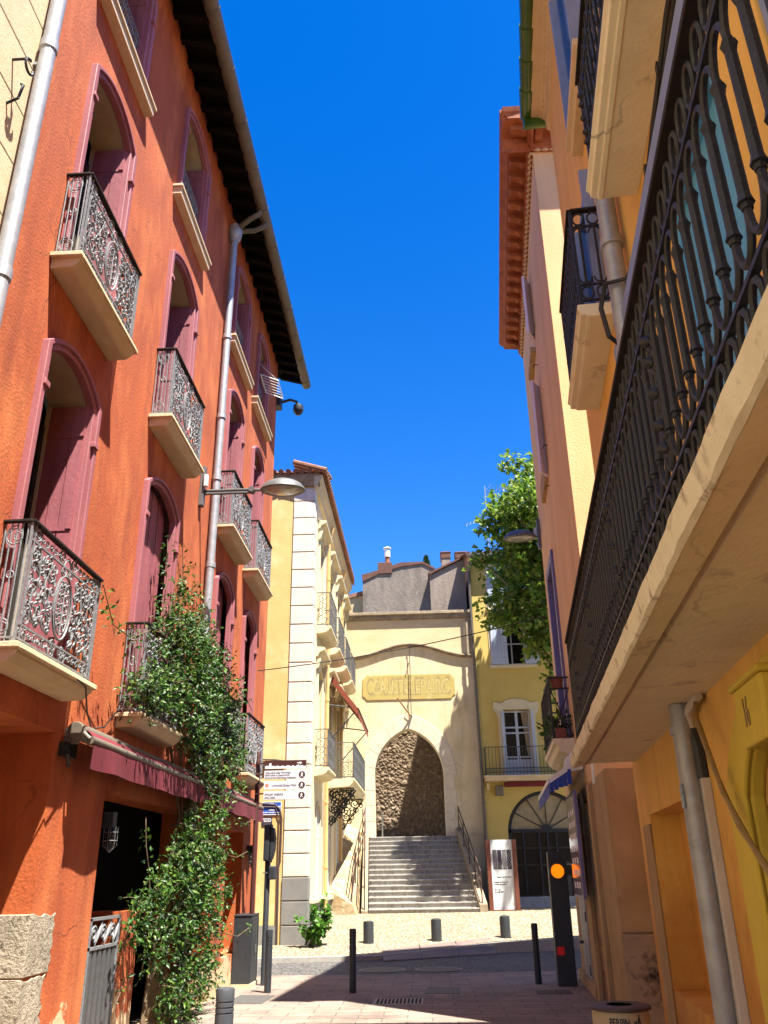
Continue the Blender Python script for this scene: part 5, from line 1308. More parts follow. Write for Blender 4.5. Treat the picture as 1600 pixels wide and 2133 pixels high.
fl = mat('dusty fanlight glass', (.33, .27, .16), (.26, .21, .12), 4, .25); m = MB(FH); m.extr(arch(2.9, 5.6, 3.06, 3.08, 1.26, 24), -.24, -.225); m.build('fanlight', fl, ad)
m = MB(FH); m.box(2.9, 5.6, .9, 3.0, -.26, -.245); m.build('pane', K['glass'], ad)
m = MB(FH); m.box(2.07, 9, .2, .92, 0, .9); m.box(2.3, 9, .2, .70, .9, 1.25); m.box(2.5, 9, .2, .47+.2, 1.25, 1.6)
m.build('threshold_steps', K['step'], oh, bevel=.01)
# ------------------------------------------------------------------ totem
t = thing('information_totem', (2.25, 27.9, .64), 'white exhibition totem with red brown steel sides beside the steps', 'information sign')
FT = Fr((2.25, 27.8, 0), (.995, .0), (0, -1))
m = MB(FT); m.box(-.46, -.33, .64, 2.62, -.20, .12); m.build('side_post', K['corten'], t, bevel=.015)
m = MB(FT); m.box(.33, .46, .64, 2.62, -.20, .12); m.build('side_post', K['corten'], t, bevel=.015)
m = MB(FT); m.box(-.42, .50, .60, .67, -.25, .2); m.build('foot', K['corten'], t)
m = MB(FT); m.box(-.33, .33, .67, 2.62, -.1, .06); m.build('panel', K['poster'], t)
m = MB(FT); m.box(-.27, .29, 1.78, 2.33, .0605, .063); pc = m.build('picture', K['ink'], t)
m = MB(FT)
for a in (-.135, .005, .145): m.box(a-.006, a+.006, 1.78, 2.33, .063, .065)
for k in range(10): x = .155; b = 1.72+.1*k; m.tube([(x, max(1.79, b), .064), (.285, min(2.32, b+.2), .064)], .004, 3) if b < 2.15 else None
for k in range(7): m.tube([(.02+.016*k, 1.80, .064), (.03+.014*k, 2.05, .064), (.022+.017*k, 2.31, .064)], .003, 3)
for k in range(5): m.tube([(-.25+.02*k, 1.80, .064), (-.24+.02*k, 2.1, .064), (-.25+.022*k, 2.31, .064)], .002, 3)
for k in range(3): m.tube([(-.12+.03*k, 2.0, .064), (-.08+.03*k, 1.85, .064), (-.03+.01*k, 1.82, .064)], .002, 3)
m.build('picture_lines', K['white'], pc)
for s_, a, b, z in (('Esther Van Der Bergh', -.17, 1.565, .055), ('Chapelle du Tiers-Ordre', -.27, 1.425, .050), ('en Haut des escaliers', -.27, 1.365, .050), ('Du 11 juin', -.27, 1.215, .050), ('au 3 août 2022', -.27, 1.155, .050)):
    text(s_, FT, a, b, z, K['ink'], t, c=.0605, align='LEFT', sx=.86, bold=.001)
m = MB(FT); m.box(.24, .27, .78, .84, .0605, .062); m.box(.24, .27, .85, .87, .0605, .062); m.build('emblem', K['tan'], t)
# ------------------------------------------------------------------ plane tree
t = thing('plane_tree', (6.2, 27.9, .64), 'leafy green plane tree overhanging from behind the peach building', 'tree')
tk = MB(); base = Vector((6.3, 27.8, .5))
tk.tube([base, base+Vector((-.1, .1, 2.5)), base+Vector((-.2, .1, 5)), base+Vector((-.4, .2, 8)), base+Vector((-.6, .3, 12)), base+Vector((-.8, .3, 15.0))], [.36, .30, .26, .20, .12, .04], 10)
CL = []
rt_ = random.Random(11)
TC = [(3.95, 27.5, 15.2, .75), (4.5, 27.3, 14.3, 1.0), (3.9, 27.6, 13.6, 1.0), (3.0, 27.5, 13.55, .62), (3.4, 27.3, 12.8, .95), (4.3, 27.2, 12.9, 1.1), (2.55, 27.6, 13.0, .42), (3.1, 27.5, 12.1, .6), (3.9, 27.3, 11.6, 1.1), (2.25, 27.8, 11.75, .34), (3.6, 27.6, 10.6, .9),
      (4.3, 27.4, 10.3, 1.0), (2.65, 27.8, 9.85, .50), (3.3, 27.7, 9.5, .62), (4.1, 27.5, 9.3, .85), (4.3, 27.4, 8.6, .6), (3.75, 27.6, 8.75, .42), (4.55, 27.6, 7.9, .45), (4.45, 27.7, 7.3, .3), (4.7, 27.6, 6.6, .3),
      (5.5, 27.6, 15.2, 1.3), (6.2, 28.2, 13.5, 1.6), (5.6, 27.3, 12.0, 1.4), (6.6, 28.0, 11.0, 1.6), (5.6, 27.5, 10.0, 1.2), (5.2, 29.2, 13.8, 1.3), (4.4, 29.6, 12.6, 1.0), (3.4, 29.4, 11.6, .6), (6.8, 29.2, 15.0, 1.3), (5.9, 29.6, 11.2, 1.2), (4.9, 29.8, 10.6, .8), (4.2, 29.5, 14.2, .8), (3.7, 25.4, 13.1, .75), (4.4, 25.2, 12.4, .9), (3.4, 29.5, 13.0, .6), (3.8, 29.3, 10.8, .55), (3.1, 30.0, 10.4, .4), (7.2, 26.0, 14.2, 1.2), (8.2, 25.2, 14.8, 1.2), (6.6, 25.0, 13.6, 1.1), (9.0, 26.6, 15.2, 1.2), (3.7, 29.5, 14.2, .55), (4.0, 29.4, 12.2, .8), (4.3, 29.5, 10.6, .7), (4.6, 29.0, 9.8, .6), (3.3, 26.2, 13.0, .5), (3.9, 26.5, 13.6, .6), (4.5, 26.2, 14.0, .8), (3.7, 24.6, 12.8, .5), (5.4, 29.2, 15.5, 1.0), (6.2, 29.0, 17.0, 1.2), (5.2, 29.3, 14.2, .8), (7.0, 29.0, 16.0, 1.2), (2.75, 30.4, 11.3, .4), (3.0, 30.3, 12.2, .42), (3.3, 30.2, 10.5, .45)]
lf = MB()
for (x, y, z, r_) in TC:
    c = Vector((x, y, z)); zt = max(3.5, z-2.2-.5*abs(x-5.9)); s0 = Vector((5.9-.03*(z-8), 28, zt))
    mid = s0.lerp(c, .5)+Vector((0, 0, .25)); tk.tube([s0, mid, c], [.085, .05, .015], 6)
    n = int(74*r_**2)+10
    for k in range(n):
        v = rv(rt_)*(rt_.random()**.42)*r_
        p = c+Vector((v.x, v.y, v.z*.85)); d = (rv(rt_)+Vector((v.x, v.y, v.z))*.6/r_+Vector((-.2, -.2, -.1))).normalized(); L = rt_.uniform(.22, .45)
        if k % 3 == 0: tk.tube([c.lerp(p, .45), p, p+d*L], [.014, .009, .003], 3)
        for q in range(6):
            pp = p+d*L*(q+.7)/6+rv(rt_)*.05
            leaf_faces(lf, pp, (d*.4+rv(rt_)+Vector((0, 0, -.25))).normalized(), (rv(rt_)*.75+Vector((.25, -.25, .85))).normalized(), rt_.uniform(.13, .25), rt_.uniform(.12, .23))
tk.build('trunk', K['bark'], t, smooth=True); lf.build('crown', K['plane'], t, normals=False)
# roof aerials
t = thing('television_aerial', (3.2, 33.5, 13.6), 'thin television aerials on the ochre house roof beside the tree', 'aerial')
m = MB(); m.tube([(3.05, 33.5, 13.4), (3.05, 33.5, 17.4)], .02, 5); m.tube([(3.05, 33.5, 17.1), (4.2, 33.3, 17.2)], .012, 4)
for k in range(7): m.tube([(3.3+.13*k, 33.5, 16.95), (3.3+.13*k, 33.3, 17.35)], .007, 4)
m.tube([(3.05, 33.5, 17.1), (3.35, 33.5, 17.5)], .008, 4); m.tube([(3.05, 33.5, 17.1), (3.4, 33.5, 16.8)], .008, 4)
m.tube([(2.1, 33.5, 15.55), (3.05, 33.5, 15.9)], .01, 4)
for k in range(5): m.tube([(2.15+.15*k, 33.4, 15.45+.055*k), (2.2+.15*k, 33.7, 15.7+.055*k)], .007, 4)
m.tube([(3.05, 33.5, 15.4), (2.5, 33.5, 15.7)], .008, 4); m.build('antenna', K['zinc'], t)
# ------------------------------------------------------------------ peach building on the right
FP = Fr((2.13, 10.4, 0), (.0757, .9971), (-.9971, .0757))       # street face, a = metres beyond the near corner
FPF = Fr((2.13, 10.4, 0), (1, 0), (0, -1))                      # near face
PE = 6.0
pb_ = thing('peach_building', (4.5, 13.5, 0), 'peach stucco building with a terracotta bracketed cornice in mid street', 'building')
ho = [[(1.75, .02), (1.75, 2.6), (2.85, 2.6), (2.85, .02)], [(3.95, 1.75), (3.95, 2.76), (5.2, 2.76), (5.2, 1.75)], [(3.7, 3.62), (3.7, 6.85), (5.0, 6.85), (5.0, 3.62)]]
m = MB(FP); wall(m, [(0, 0), (0, 12.95), (PE, 12.95), (PE, 0)], ho, 0, .35)
m.F = lambda a, b, c=0: Vector((a, c, b))
p1 = FP(PE, 0, 0)
m.poly([(p1.x, 0, p1.y), (p1.x, 12.95, p1.y), (10, 12.95, 19.8), (10, 0, 19.8)])
m.poly([(2.13, 0, 10.4), (2.13, 12.95, 10.4), (10, 12.95, 10.4), (10, 0, 10.4)]); m.poly([(10, 0, 10.4), (10, 12.95, 10.4), (10, 12.95, 19.8), (10, 0, 19.8)])
for i in range(len(m.v)): pass
m2 = MB(); m2.v = m.v; m2.f = m.f
# the extra faces were given as (x, z, y)
m2.build('wall', K['peach'], pb_)
m = MB(); m.poly([(p1.x-.4, p1.y+.3, 13.12), (10, 20, 13.12), (10, 9.95, 13.12), (1.63, 9.95, 13.12)]); m.build('roof', K['tile'], pb_)
m = MB(); m.box(2.42, 9, 10.85, 15.5, 13.1, 14.5); m.build('attic_wall', K['qcream'], pb_)
m = MB(FP)
for hh in ho[:2]: 
    (a0, b0), (_, b1), (a1, _), _ = hh; m.poly([(a0, b0, -.34), (a1, b0, -.34), (a1, b1, -.34), (a0, b1, -.34)])
m.build('recess_back', K['tan'], pb_)
# cornice with brackets on both faces
cor = part('cornice', pb_)
prc = [(0, 12.62), (.03, 12.62), (.05, 12.70), (.08, 12.72), (.10, 12.86), (.40, 12.90), (.42, 12.96), (.50, 13.02), (.52, 13.10), (0, 13.11)]
m = MB(FP); m.prism(prc, -.50, PE+.05); m.build('street_moulding', K['terra'], cor)
m = MB(FPF); m.prism(prc, -.515, 7.8); m.build('near_moulding', K['terra'], cor)
k = 0
while -.34+.335*k < PE-.1:
    a = -.34+.335*k if k else -.36
    m = MB(FP); m.prism([(.08, 12.74), (.16, 12.73), (.21, 12.78), (.34, 12.80), (.37, 12.84), (.37, 12.899), (.08, 12.87)], a, a+.13); k += 1; m.build('bracket', K['terra'], cor, bevel=.01)
for k in range(8): m = MB(FPF); m.prism([(.08, 12.74), (.16, 12.73), (.21, 12.78), (.34, 12.80), (.37, 12.84), (.37, 12.899), (.08, 12.87)], .02+.335*k, .15+.335*k); m.build('bracket', K['terra'], cor, bevel=.01)
m = MB(FP)
for k in range(46): m.tube([(.02+.13*k, 12.63, .035), (.07+.13*k, 12.62, .05), (.12+.13*k, 12.63, .035)], [.012, .03, .012], 6)
for k in range(46): m.box(-.0+.13*k, .015+.13*k, 12.58, 12.66, .0, .05)
m.F = FPF
for k in range(30): m.tube([(.02+.13*k, 12.63, .035), (.07+.13*k, 12.62, .05), (.12+.13*k, 12.63, .035)], [.012, .03, .012], 6)
m.build('egg_moulding', K['soffit'], cor, smooth=True)
# open shutters on the street face
def leaf(pa, pb2, z0, z1, label=None):
    m = MB(); d = (Vector(pb2)-Vector(pa)); nrm = Vector((d.y, -d.x)).normalized()*.025; n = 4
    for k in range(n):
        q0 = Vector(pa)+d*(k/n+.01); q1 = Vector(pa)+d*((k+1)/n-.01)
        i = [m.P(*(q+s*nrm), z) for z in (z0, z1) for q in (q0, q1) for s in (-1, 1)]
        for f in ((0, 1, 3, 2), (4, 6, 7, 5), (0, 4, 5, 1), (2, 3, 7, 6), (0, 2, 6, 4), (1, 5, 7, 3)): m.f.append([i[x] for x in f])
    o = m.build('shutter', K['lilac'], pb_); return o
leaf((2.37, 13.3), (2.18, 12.95), 10.85, 12.15); leaf((2.39, 13.5), (2.19, 13.2), 8.1, 9.95)
m = MB(FP); m.box(2.9, 3.9, 10.65, 10.76, 0, .10); m.build('window_sill', K['tan'], pb_, bevel=.01); m = MB(FP); m.box(3.1, 4.1, 8.05, 8.4, 0, .07); m.build('window_sill', K['tan'], pb_, bevel=.01)
for a, b in ((2.8, 10.3), (2.7, 10.9), (3.0, 7.9), (2.6, 8.5)): m = MB(FP); m.tube([(a, b, 0), (a, b, .07), (a, b-.06, .09)], .008, 5); m.build('shutter_hook', K['ironblack'], pb_)
wn = part('window', pb_)
m = MB(FP); m.band([(3.62, 3.61), (3.62, 6.95), (5.08, 6.95), (5.08, 3.61)], [(3.78, 3.61), (3.78, 6.78), (4.92, 6.78), (4.92, 3.61)], -.1, .045); m.build('surround', K['violet'], wn, bevel=.01)
m = MB(FP); m.box(3.78, 4.32, 3.61, 6.78, -.2, -.12); m.box(4.38, 4.92, 3.61, 6.78, -.2, -.12); m.box(4.3, 4.4, 3.61, 6.78, -.16, -.09); m.build('shutter', K['violet'], wn)
bl = part('balcony', pb_)
m = MB(FP); m.prism([(0, 3.6), (.34, 3.6), (.34, 3.52), (.29, 3.50), (.26, 3.42), (.14, 3.36), (0, 3.34)], 3.2, 5.6); m.build('slab', K['slab'], bl, bevel=.01)
m = MB(FP)
for b in (3.65, 4.58): m.box(3.3, 5.55, b-.014, b+.014, .30, .33)
for a in (3.3, 5.55):
    for b in (3.65, 4.40, 4.58): m.box(a-.014, a+.014, b-.014, b+.014, 0, .33)
    m.box(a-.014, a+.014, 3.6, 4.58, .30, .33); m.tube([(a, 3.67, .02), (a, 4.37, .3)], .01, 5); m.tube([(a, 4.37, .02), (a, 3.67, .3)], .01, 5)
for k in range(20): a = 3.35+.115*k; m.tube([(a, 3.6, .315), (a, 4.58, .315)], .009, 5)
for k in range(9): a = 3.45+.23*k; m.tube([(a+p, 4.1+q, .315) for p, q in spiral(0, 0, .09, .02, 0, 1.5, 14)], .008, 4)
m.build('railing', K['ironblack'], bl)
def planter(loc, r_, h, n, label, box=False):
    t = thing('potted_plant', loc, label, 'plant', 'plants on the peach balcony')
    c = Vector(loc)
    if box:
        m = MB(Fr(loc, (.0757, .9971), (-.9971, .0757))); m.box(-.3, .3, 0, .16, -.08, .08); m.build('planter', K['pot'], t, bevel=.01)
    else:
        m = MB(); m.lathe([(r_*.7, 0), (r_, h*.9), (r_*1.1, h*.9), (r_*1.1, h)], loc[0], loc[1], 16)
        for v in m.v: v.z += loc[2]
        m.build('pot', K['pot'], t, smooth=True)
    m = MB()
    for k in range(n):
        d = (rv()+Vector((0, 0, .5))).normalized(); leaf_faces(m, c+Vector((0, 0, h))+d*rnd.uniform(.02, .28), d, rv(), rnd.uniform(.06, .13), .05)
    m.build('foliage', K['vine'], t, normals=False)
q = FP(3.5, 3.603, .2); planter(tuple(q), .1, .18, 160, 'brown planter with bushy leaves at the near end of the peach balcony', True)
q = FP(4.6, 3.603, .2); planter(tuple(q), .1, .2, 120, 'potted green plant further along the peach balcony')
t = thing('hanging_pot', tuple(FP(3.35, 4.39, .18)), 'dark red pot hanging at the top of the peach balcony railing', 'plant pot')
m = MB(FP); m.tube([(3.40, 4.61, .18), (3.40, 4.55, .18), (3.40, 4.42, .18)], [.105, .11, .08], 16); m.build('pot', K['pot'], t, smooth=True)
# blue fringed awning
t = thing('blue_awning', tuple(FP(3.4, 3.1, .1)), 'small awning with cream arm and blue fringe under the peach balcony', 'awning')
m = MB(FP); m.prism([(.02, 3.02), (.02, 3.22), (.16, 3.26), (.26, 3.18), (.30, 3.05), (.22, 2.98)], 2.2, 2.28); m.tube([(2.15, 3.12, .14), (2.3, 3.12, .14)], .075, 12); m.build('end_plate', K['white'], t, bevel=.008)
m = MB(FP); m.tube([(2.2, 3.12, .14), (5.3, 3.12, .14)], .065, 10); m.build('roller', K['anth'], t)
m = MB(FP); m.poly([(2.22, 3.1, .2), (5.3, 3.1, .2), (5.3, 2.86, .52), (2.22, 2.86, .52)]); m.build('cloth', K['anth'], t)
m = MB(FP); m.prism([(.25, 3.07), (.52, 2.90), (.52, 2.83), (.25, 2.99)], 2.18, 2.22); m.box(2.2, 5.3, 2.83, 2.89, .50, .54); m.build('arm', K['white'], t)
m = MB(FP)
for k in range(46):
    a = 2.2+.067*k; m.box(a, a+.064, 2.66+.02*rnd.random(), 2.84, .525, .532)
for k in range(5):
    c = .20+.065*k; m.box(2.185, 2.191, 2.86-.32*c+.02*rnd.random(), 3.02-.5*(c-.2), c, c+.062)
m.build('fringe', K['fluor'], t)
# notice board, plates, doors, pipes on the street face
bm_ = mat('glossy lilac board', (.34, .31, .36), (.28, .26, .31), 3, .07, spec=.8)
t = thing('notice_board', tuple(FP(2.7, 2.0, .25)), 'glossy lilac menu board with pale patches on the peach wall', 'notice board')
m = MB(FP); m.box(2.0, 3.45, 1.32, 2.72, .17, .215); m.build('frame', K['violet'], t, bevel=.006)
m = MB(FP); m.box(2.05, 3.40, 1.36, 2.68, .216, .220); m.build('board', bm_, t)
m = MB(FP)
for k in range(7):
    for j in range(3): m.box(2.2+.36*j+.03*rnd.random(), 2.42+.36*j, 1.45+.16*k, 1.45+.16*k+.08, .2205, .2215)
m.build('printed_patch', K['lilac'], t)
m = MB(FP); m.box(1.05, 1.28, 2.72, 3.05, 0, .015); tag(m.build('wall_plate', K['white']), 'small pale plate high on the peach corner wall', 'plate')
dm = mat('pale grey metal door', (.36, .37, .40), (.29, .30, .33), 3, .5, bump=.05)
m = MB(FP); m.box(4.05, 5.05, .04, 1.26, .0, .03); d_ = m.build('meter_door', dm, pb_, bevel=.006)
m = MB(FP)
for b in (.22, .95): m.box(4.06, 4.10, b, b+.14, .03, .045)
m.box(4.9, 4.98, .6, .64, .03, .09); m.build('hinge', K['anth'], d_)
m = MB(FP); wall(m, [(0, .001), (0, 2.78), (PE, 2.78), (PE, .001)], [[(1.75, .02), (1.75, 2.6), (2.85, 2.6), (2.85, .02)], [(3.95, 1.75), (3.95, 2.85-.09), (5.2, 2.85-.09), (5.2, 1.75)]], .006, .03); m.F = FPF; m.box(-.006, 3, 0, 2.78, .0, .006); m.build('tan_ground_floor', K['tan'], pb_)
m = MB(FP); m.box(1.5, 1.74, 0, 2.75, 0, .06); m.box(2.87, 3.15, 0, 2.75, 0, .06); m.box(0, .9, .0, 2.75, 0, .02); m.box(3.15, 5.9, 0, .16, 0, .08); m.box(.9, 1.5, 0, .2, 0, .10); m.build('pilaster', K['tan'], pb_, bevel=.01)
m = MB(FPF); m.box(-.035, .48, .02, 1.02, .001, .07); m.box(-.03, .47, 1.03, 1.06, 0, .03); ms_ = mat('mouldy corner stone', (.36, .27, .16), (.28, .20, .12), 3, .95, bump=.8, bscale=10, c3=(.03, .025, .02), scale3=2.6, t3=(.5, .62)); m.build('corner_stone', ms_, pb_, bevel=.05)
m = MB(FPF); m.tube([(.41, 2.45, .05), (.42, 1.6, .05), (.43, 1.0, .09), (.44, .05, .09)], .035, 8); m.build('old_pipe', K['rustrim'], pb_)
bracket_lamp((2.58, 16.3, 8.12), R(176), 'dark street lamp close to the far edge of the peach building', .10, .04)

# ------------------------------------------------------------------ black signal post
t = thing('signal_post', (2.16, 15.3, 0), 'black slab shaped signal post with a glowing amber lamp', 'traffic light')
FSP = Fr((2.16, 15.3, 0), (1, 0), (0, -1))
m = MB(FSP); m.box(-.155, .145, 0, 1.98, -.12, .06); m.build('housing', K['anth'], t, bevel=.015)
em = bpy.data.materials.new('amber lamp'); em.use_nodes = True; p = em.node_tree.nodes['Principled BSDF']
p.inputs['Base Color'].default_value = (.6, .12, .01, 1); p.inputs['Emission Color'].default_value = (1, .19, .0, 1); p.inputs['Emission Strength'].default_value = .42
em2 = bpy.data.materials.new('red push button'); em2.use_nodes = True; p = em2.node_tree.nodes['Principled BSDF']
p.inputs['Base Color'].default_value = (.35, .01, .01, 1); p.inputs['Emission Color'].default_value = (1, .01, .01, 1); p.inputs['Emission Strength'].default_value = .03
m = MB(FSP); m.extr([(-.015+.108*math.cos(2*math.pi*k/28), 1.68+.108*math.sin(2*math.pi*k/28)) for k in range(28)], .0605, .075); m.build('amber_lamp', em, t)
m = MB(FSP); 
ring = [[(-.015+r_*math.cos(2*math.pi*k/28), 1.68+r_*math.sin(2*math.pi*k/28)) for k in range(28)] for r_ in (.13, .112)]
m.band(ring[0], ring[1], .0605, .11, True); m.build('lamp_hood', K['anth'], t)
m = MB(FSP); m.box(-.13, -.015, .44, .56, .0605, .075); m.build('push_button', em2, t, bevel=.006)
# ------------------------------------------------------------------ litter bin
BX, BY, BZ = 1.346, 7.02, .78
t = thing('litter_bin', (BX, BY, 0), 'round cream litter bin with flat brown rim at the yellow wall', 'litter bin')
m = MB(); m.lathe([(.09, BZ-.005), (.215, BZ-.008), (.222, BZ-.012), (.222, BZ-.03), (.20, BZ-.035), (.09, BZ-.03)], BX, BY, 48, cap=False); m.build('rim', K['rustrim'], t, smooth=True, sharp=30)
m = MB(); m.lathe([(.20, BZ-.036), (.20, BZ-.155), (.195, BZ-.16)], BX, BY, 48, cap=False); m.build('band', K['bin'], t, smooth=True, sharp=30)
m = MB(); m.lathe([(.17, 0), (.185, .05), (.185, BZ-.157), (.12, BZ-.15)], BX, BY, 40); m.build('drum', K['rustrim'], t, smooth=True, sharp=30)
m = MB(); m.lathe([(.10, BZ-.032), (.10, BZ-.12), (.001, BZ-.12)], BX, BY, 32, cap=False); m.build('liner', K['black'], t)
ang0 = math.atan2(-BY, -BX)+.12
def FB(a, b, c=0):
    an = ang0+a/.20; return Vector((BX+(.2005+c)*math.cos(an), BY+(.2005+c)*math.sin(an), b))
text('PERPIN', FB, -.035, BZ-.098, .072, K['ink'], t, sx=.62, bold=.0012)
text('y', FB, .072, BZ-.098, .085, K['ink'], t, sx=.7, shear=.2)
text('À', FB, .108, BZ-.092, .072, K['ink'], t, sx=.62, bold=.0012)

# ------------------------------------------------------------------ yellow building on the right
FY = Fr((1.93, 8.0, 0), (.1009, .9949), (-.9949, .1009))
yb = thing('yellow_building', (5, 3.5, 0), 'warm yellow building with long black iron balcony at the right edge', 'building')
EA = .30
W1 = [(-5.3, -4.25), (-7.2, -5.85), (-2.9, -1.8)]
hy = [[(a0, 2.66), (a0, 5.1), (a1, 5.1), (a1, 2.66)] for a0, a1 in W1]
hy += [[(-2.05, 6.0), (-2.05, 7.7), (-1.2, 7.7), (-1.2, 6.0)], [(-5.1, 5.95), (-5.1, 7.7), (-4.1, 7.7), (-4.1, 5.95)], [(-7.2, 5.95), (-7.2, 7.7), (-6.2, 7.7), (-6.2, 5.95)],
       [(-2.85, 8.25), (-2.85, 10.2), (-1.95, 10.2), (-1.95, 8.25)], [(-5.1, 8.25), (-5.1, 10.2), (-4.1, 10.2), (-4.1, 8.25)],
       [(-2.05, .80), (-2.05, 2.09), (-.42, 2.09), (-.42, .80)], arch(-5.15, -4.0, .02, 1.95, .28, 16)]
m = MB(FY); wall(m, [(-13, 0), (-13, 11.1), (EA, 11.1), (EA, 0)], hy, 0, .24)
m.poly([(EA, 0, 0), (EA, 11.1, 0), (EA, 11.1, -7), (EA, 0, -7)]); m.poly([(-13, 0, 0), (-13, 11.1, 0), (-13, 11.1, -7), (-13, 0, -7)]); m.poly([(-13, 0, -7), (EA, 0, -7), (EA, 11.1, -7), (-13, 11.1, -7)])
m.build('wall', K['yellow'], yb)
m = MB(FY); m.poly([(-13, 11.22, .30), (EA+.1, 11.22, .30), (EA+.1, 12.6, -3.5), (-13, 12.6, -3.5)]); m.poly([(-13, 11.1, -7.2), (EA+.1, 11.1, -7.2), (EA+.1, 12.6, -3.5), (-13, 12.6, -3.5)]); rf = m.build('roof', K['tile'], yb)
m = MB(FY); m.prism([(0, 10.78), (.035, 10.80), (.05, 10.95), (.12, 11.02), (.24, 11.05), (.24, 11.14), (0, 11.16)], -13, EA); m.build('eave_moulding', K['soffit'], rf)
m = MB(FY)
for k in range(130): m.box(EA-.05-.1*k, EA-.1*k, 10.97, 11.03, .04, .085)
m.build('dentil', K['soffit'], rf)
m = MB(FY)
for k in range(24):
    a1 = EA+.04-.45*k; a0 = a1-.47
    m.tube([(a0, 11.13, .275), (a0+.03, 11.13, .275), (a1-.03, 11.13, .275), (a1, 11.13, .275)], [.108, .108, .094, .094], 12)
m.build('green_eave_tile', K['greentile'], rf, smooth=True)
m = MB(FY); m.box(EA-.02, EA+.06, 10.9, 11.17, .0, .34); m.build('green_end_tile', K['greentile'], rf, bevel=.02)
# windows
def ywin(a0, a1, b0, b1, mt, c=-.08, panes=False, leaf_out=0):
    wn = part('window', yb)
    m = MB(FY); m.band([(a0, b0), (a0, b1), (a1, b1), (a1, b0)], [(a0+.07, b0+.05), (a0+.07, b1-.07), (a1-.07, b1-.07), (a1-.07, b0+.05)], -.2, c+.04, True); m.build('frame', mt, wn, bevel=.006)
    m = MB(FY); mid = (a0+a1)/2
    for s0, s1 in ((a0+.07, mid-.01), (mid+.01, a1-.07)):
        m.box(s0, s1, b0+.05, b1-.07, c-.05, c-.01); m.box(s0+.08, s1-.08, b0+.15, (b0+b1)/2-.08, c-.01, c+.008); m.box(s0+.08, s1-.08, (b0+b1)/2+.08, b1-.2, c-.01, c+.008)
    m.build('shutter', mt, wn, bevel=.004)
    if leaf_out:
        m = MB(FY)
        m.box(a0-.02, a0+.03, b0+.02, b1-.02, 0, leaf_out); m.box(a1-.03, a1+.02, b0+.02, b1-.02, 0, leaf_out); m.build('open_leaf', K['bluepale'], wn, bevel=.004)
ywin(-5.3, -4.25, 2.66, 5.1, K['sky blue'], -.05); ywin(-7.2, -5.85, 2.66, 5.1, K['bluepale'], -.05); ywin(-2.9, -1.8, 2.66, 5.1, K['bluepale'], -.05)
ywin(-2.05, -1.2, 6.0, 7.7, K['blue'], .0, leaf_out=.10); ywin(-5.1, -4.1, 5.95, 7.7, K['blue'], leaf_out=.12); ywin(-7.2, -6.2, 5.95, 7.7, K['blue']); ywin(-2.85, -1.95, 8.25, 10.2, K['blue'], .02, leaf_out=.14); ywin(-5.1, -4.1, 8.25, 10.2, K['blue'])
m = MB(FY); m.box(-5.5, -2.6, 5.16, 5.30, 0, .12); m.build('shutter_box', K['bluepale'], yb, bevel=.008)
m = MB(FY); m.prism([(0, 8.10), (.10, 8.10), (.11, 8.16), (.15, 8.18), (.15, 8.25), (0, 8.25)], -3.0, -1.82); m.build('window_sill', K['soffit'], yb, bevel=.006); m = MB(FY); m.prism([(0, 8.10), (.10, 8.10), (.11, 8.16), (.15, 8.18), (.15, 8.25), (0, 8.25)], -5.25, -3.95); m.build('window_sill', K['soffit'], yb, bevel=.006)
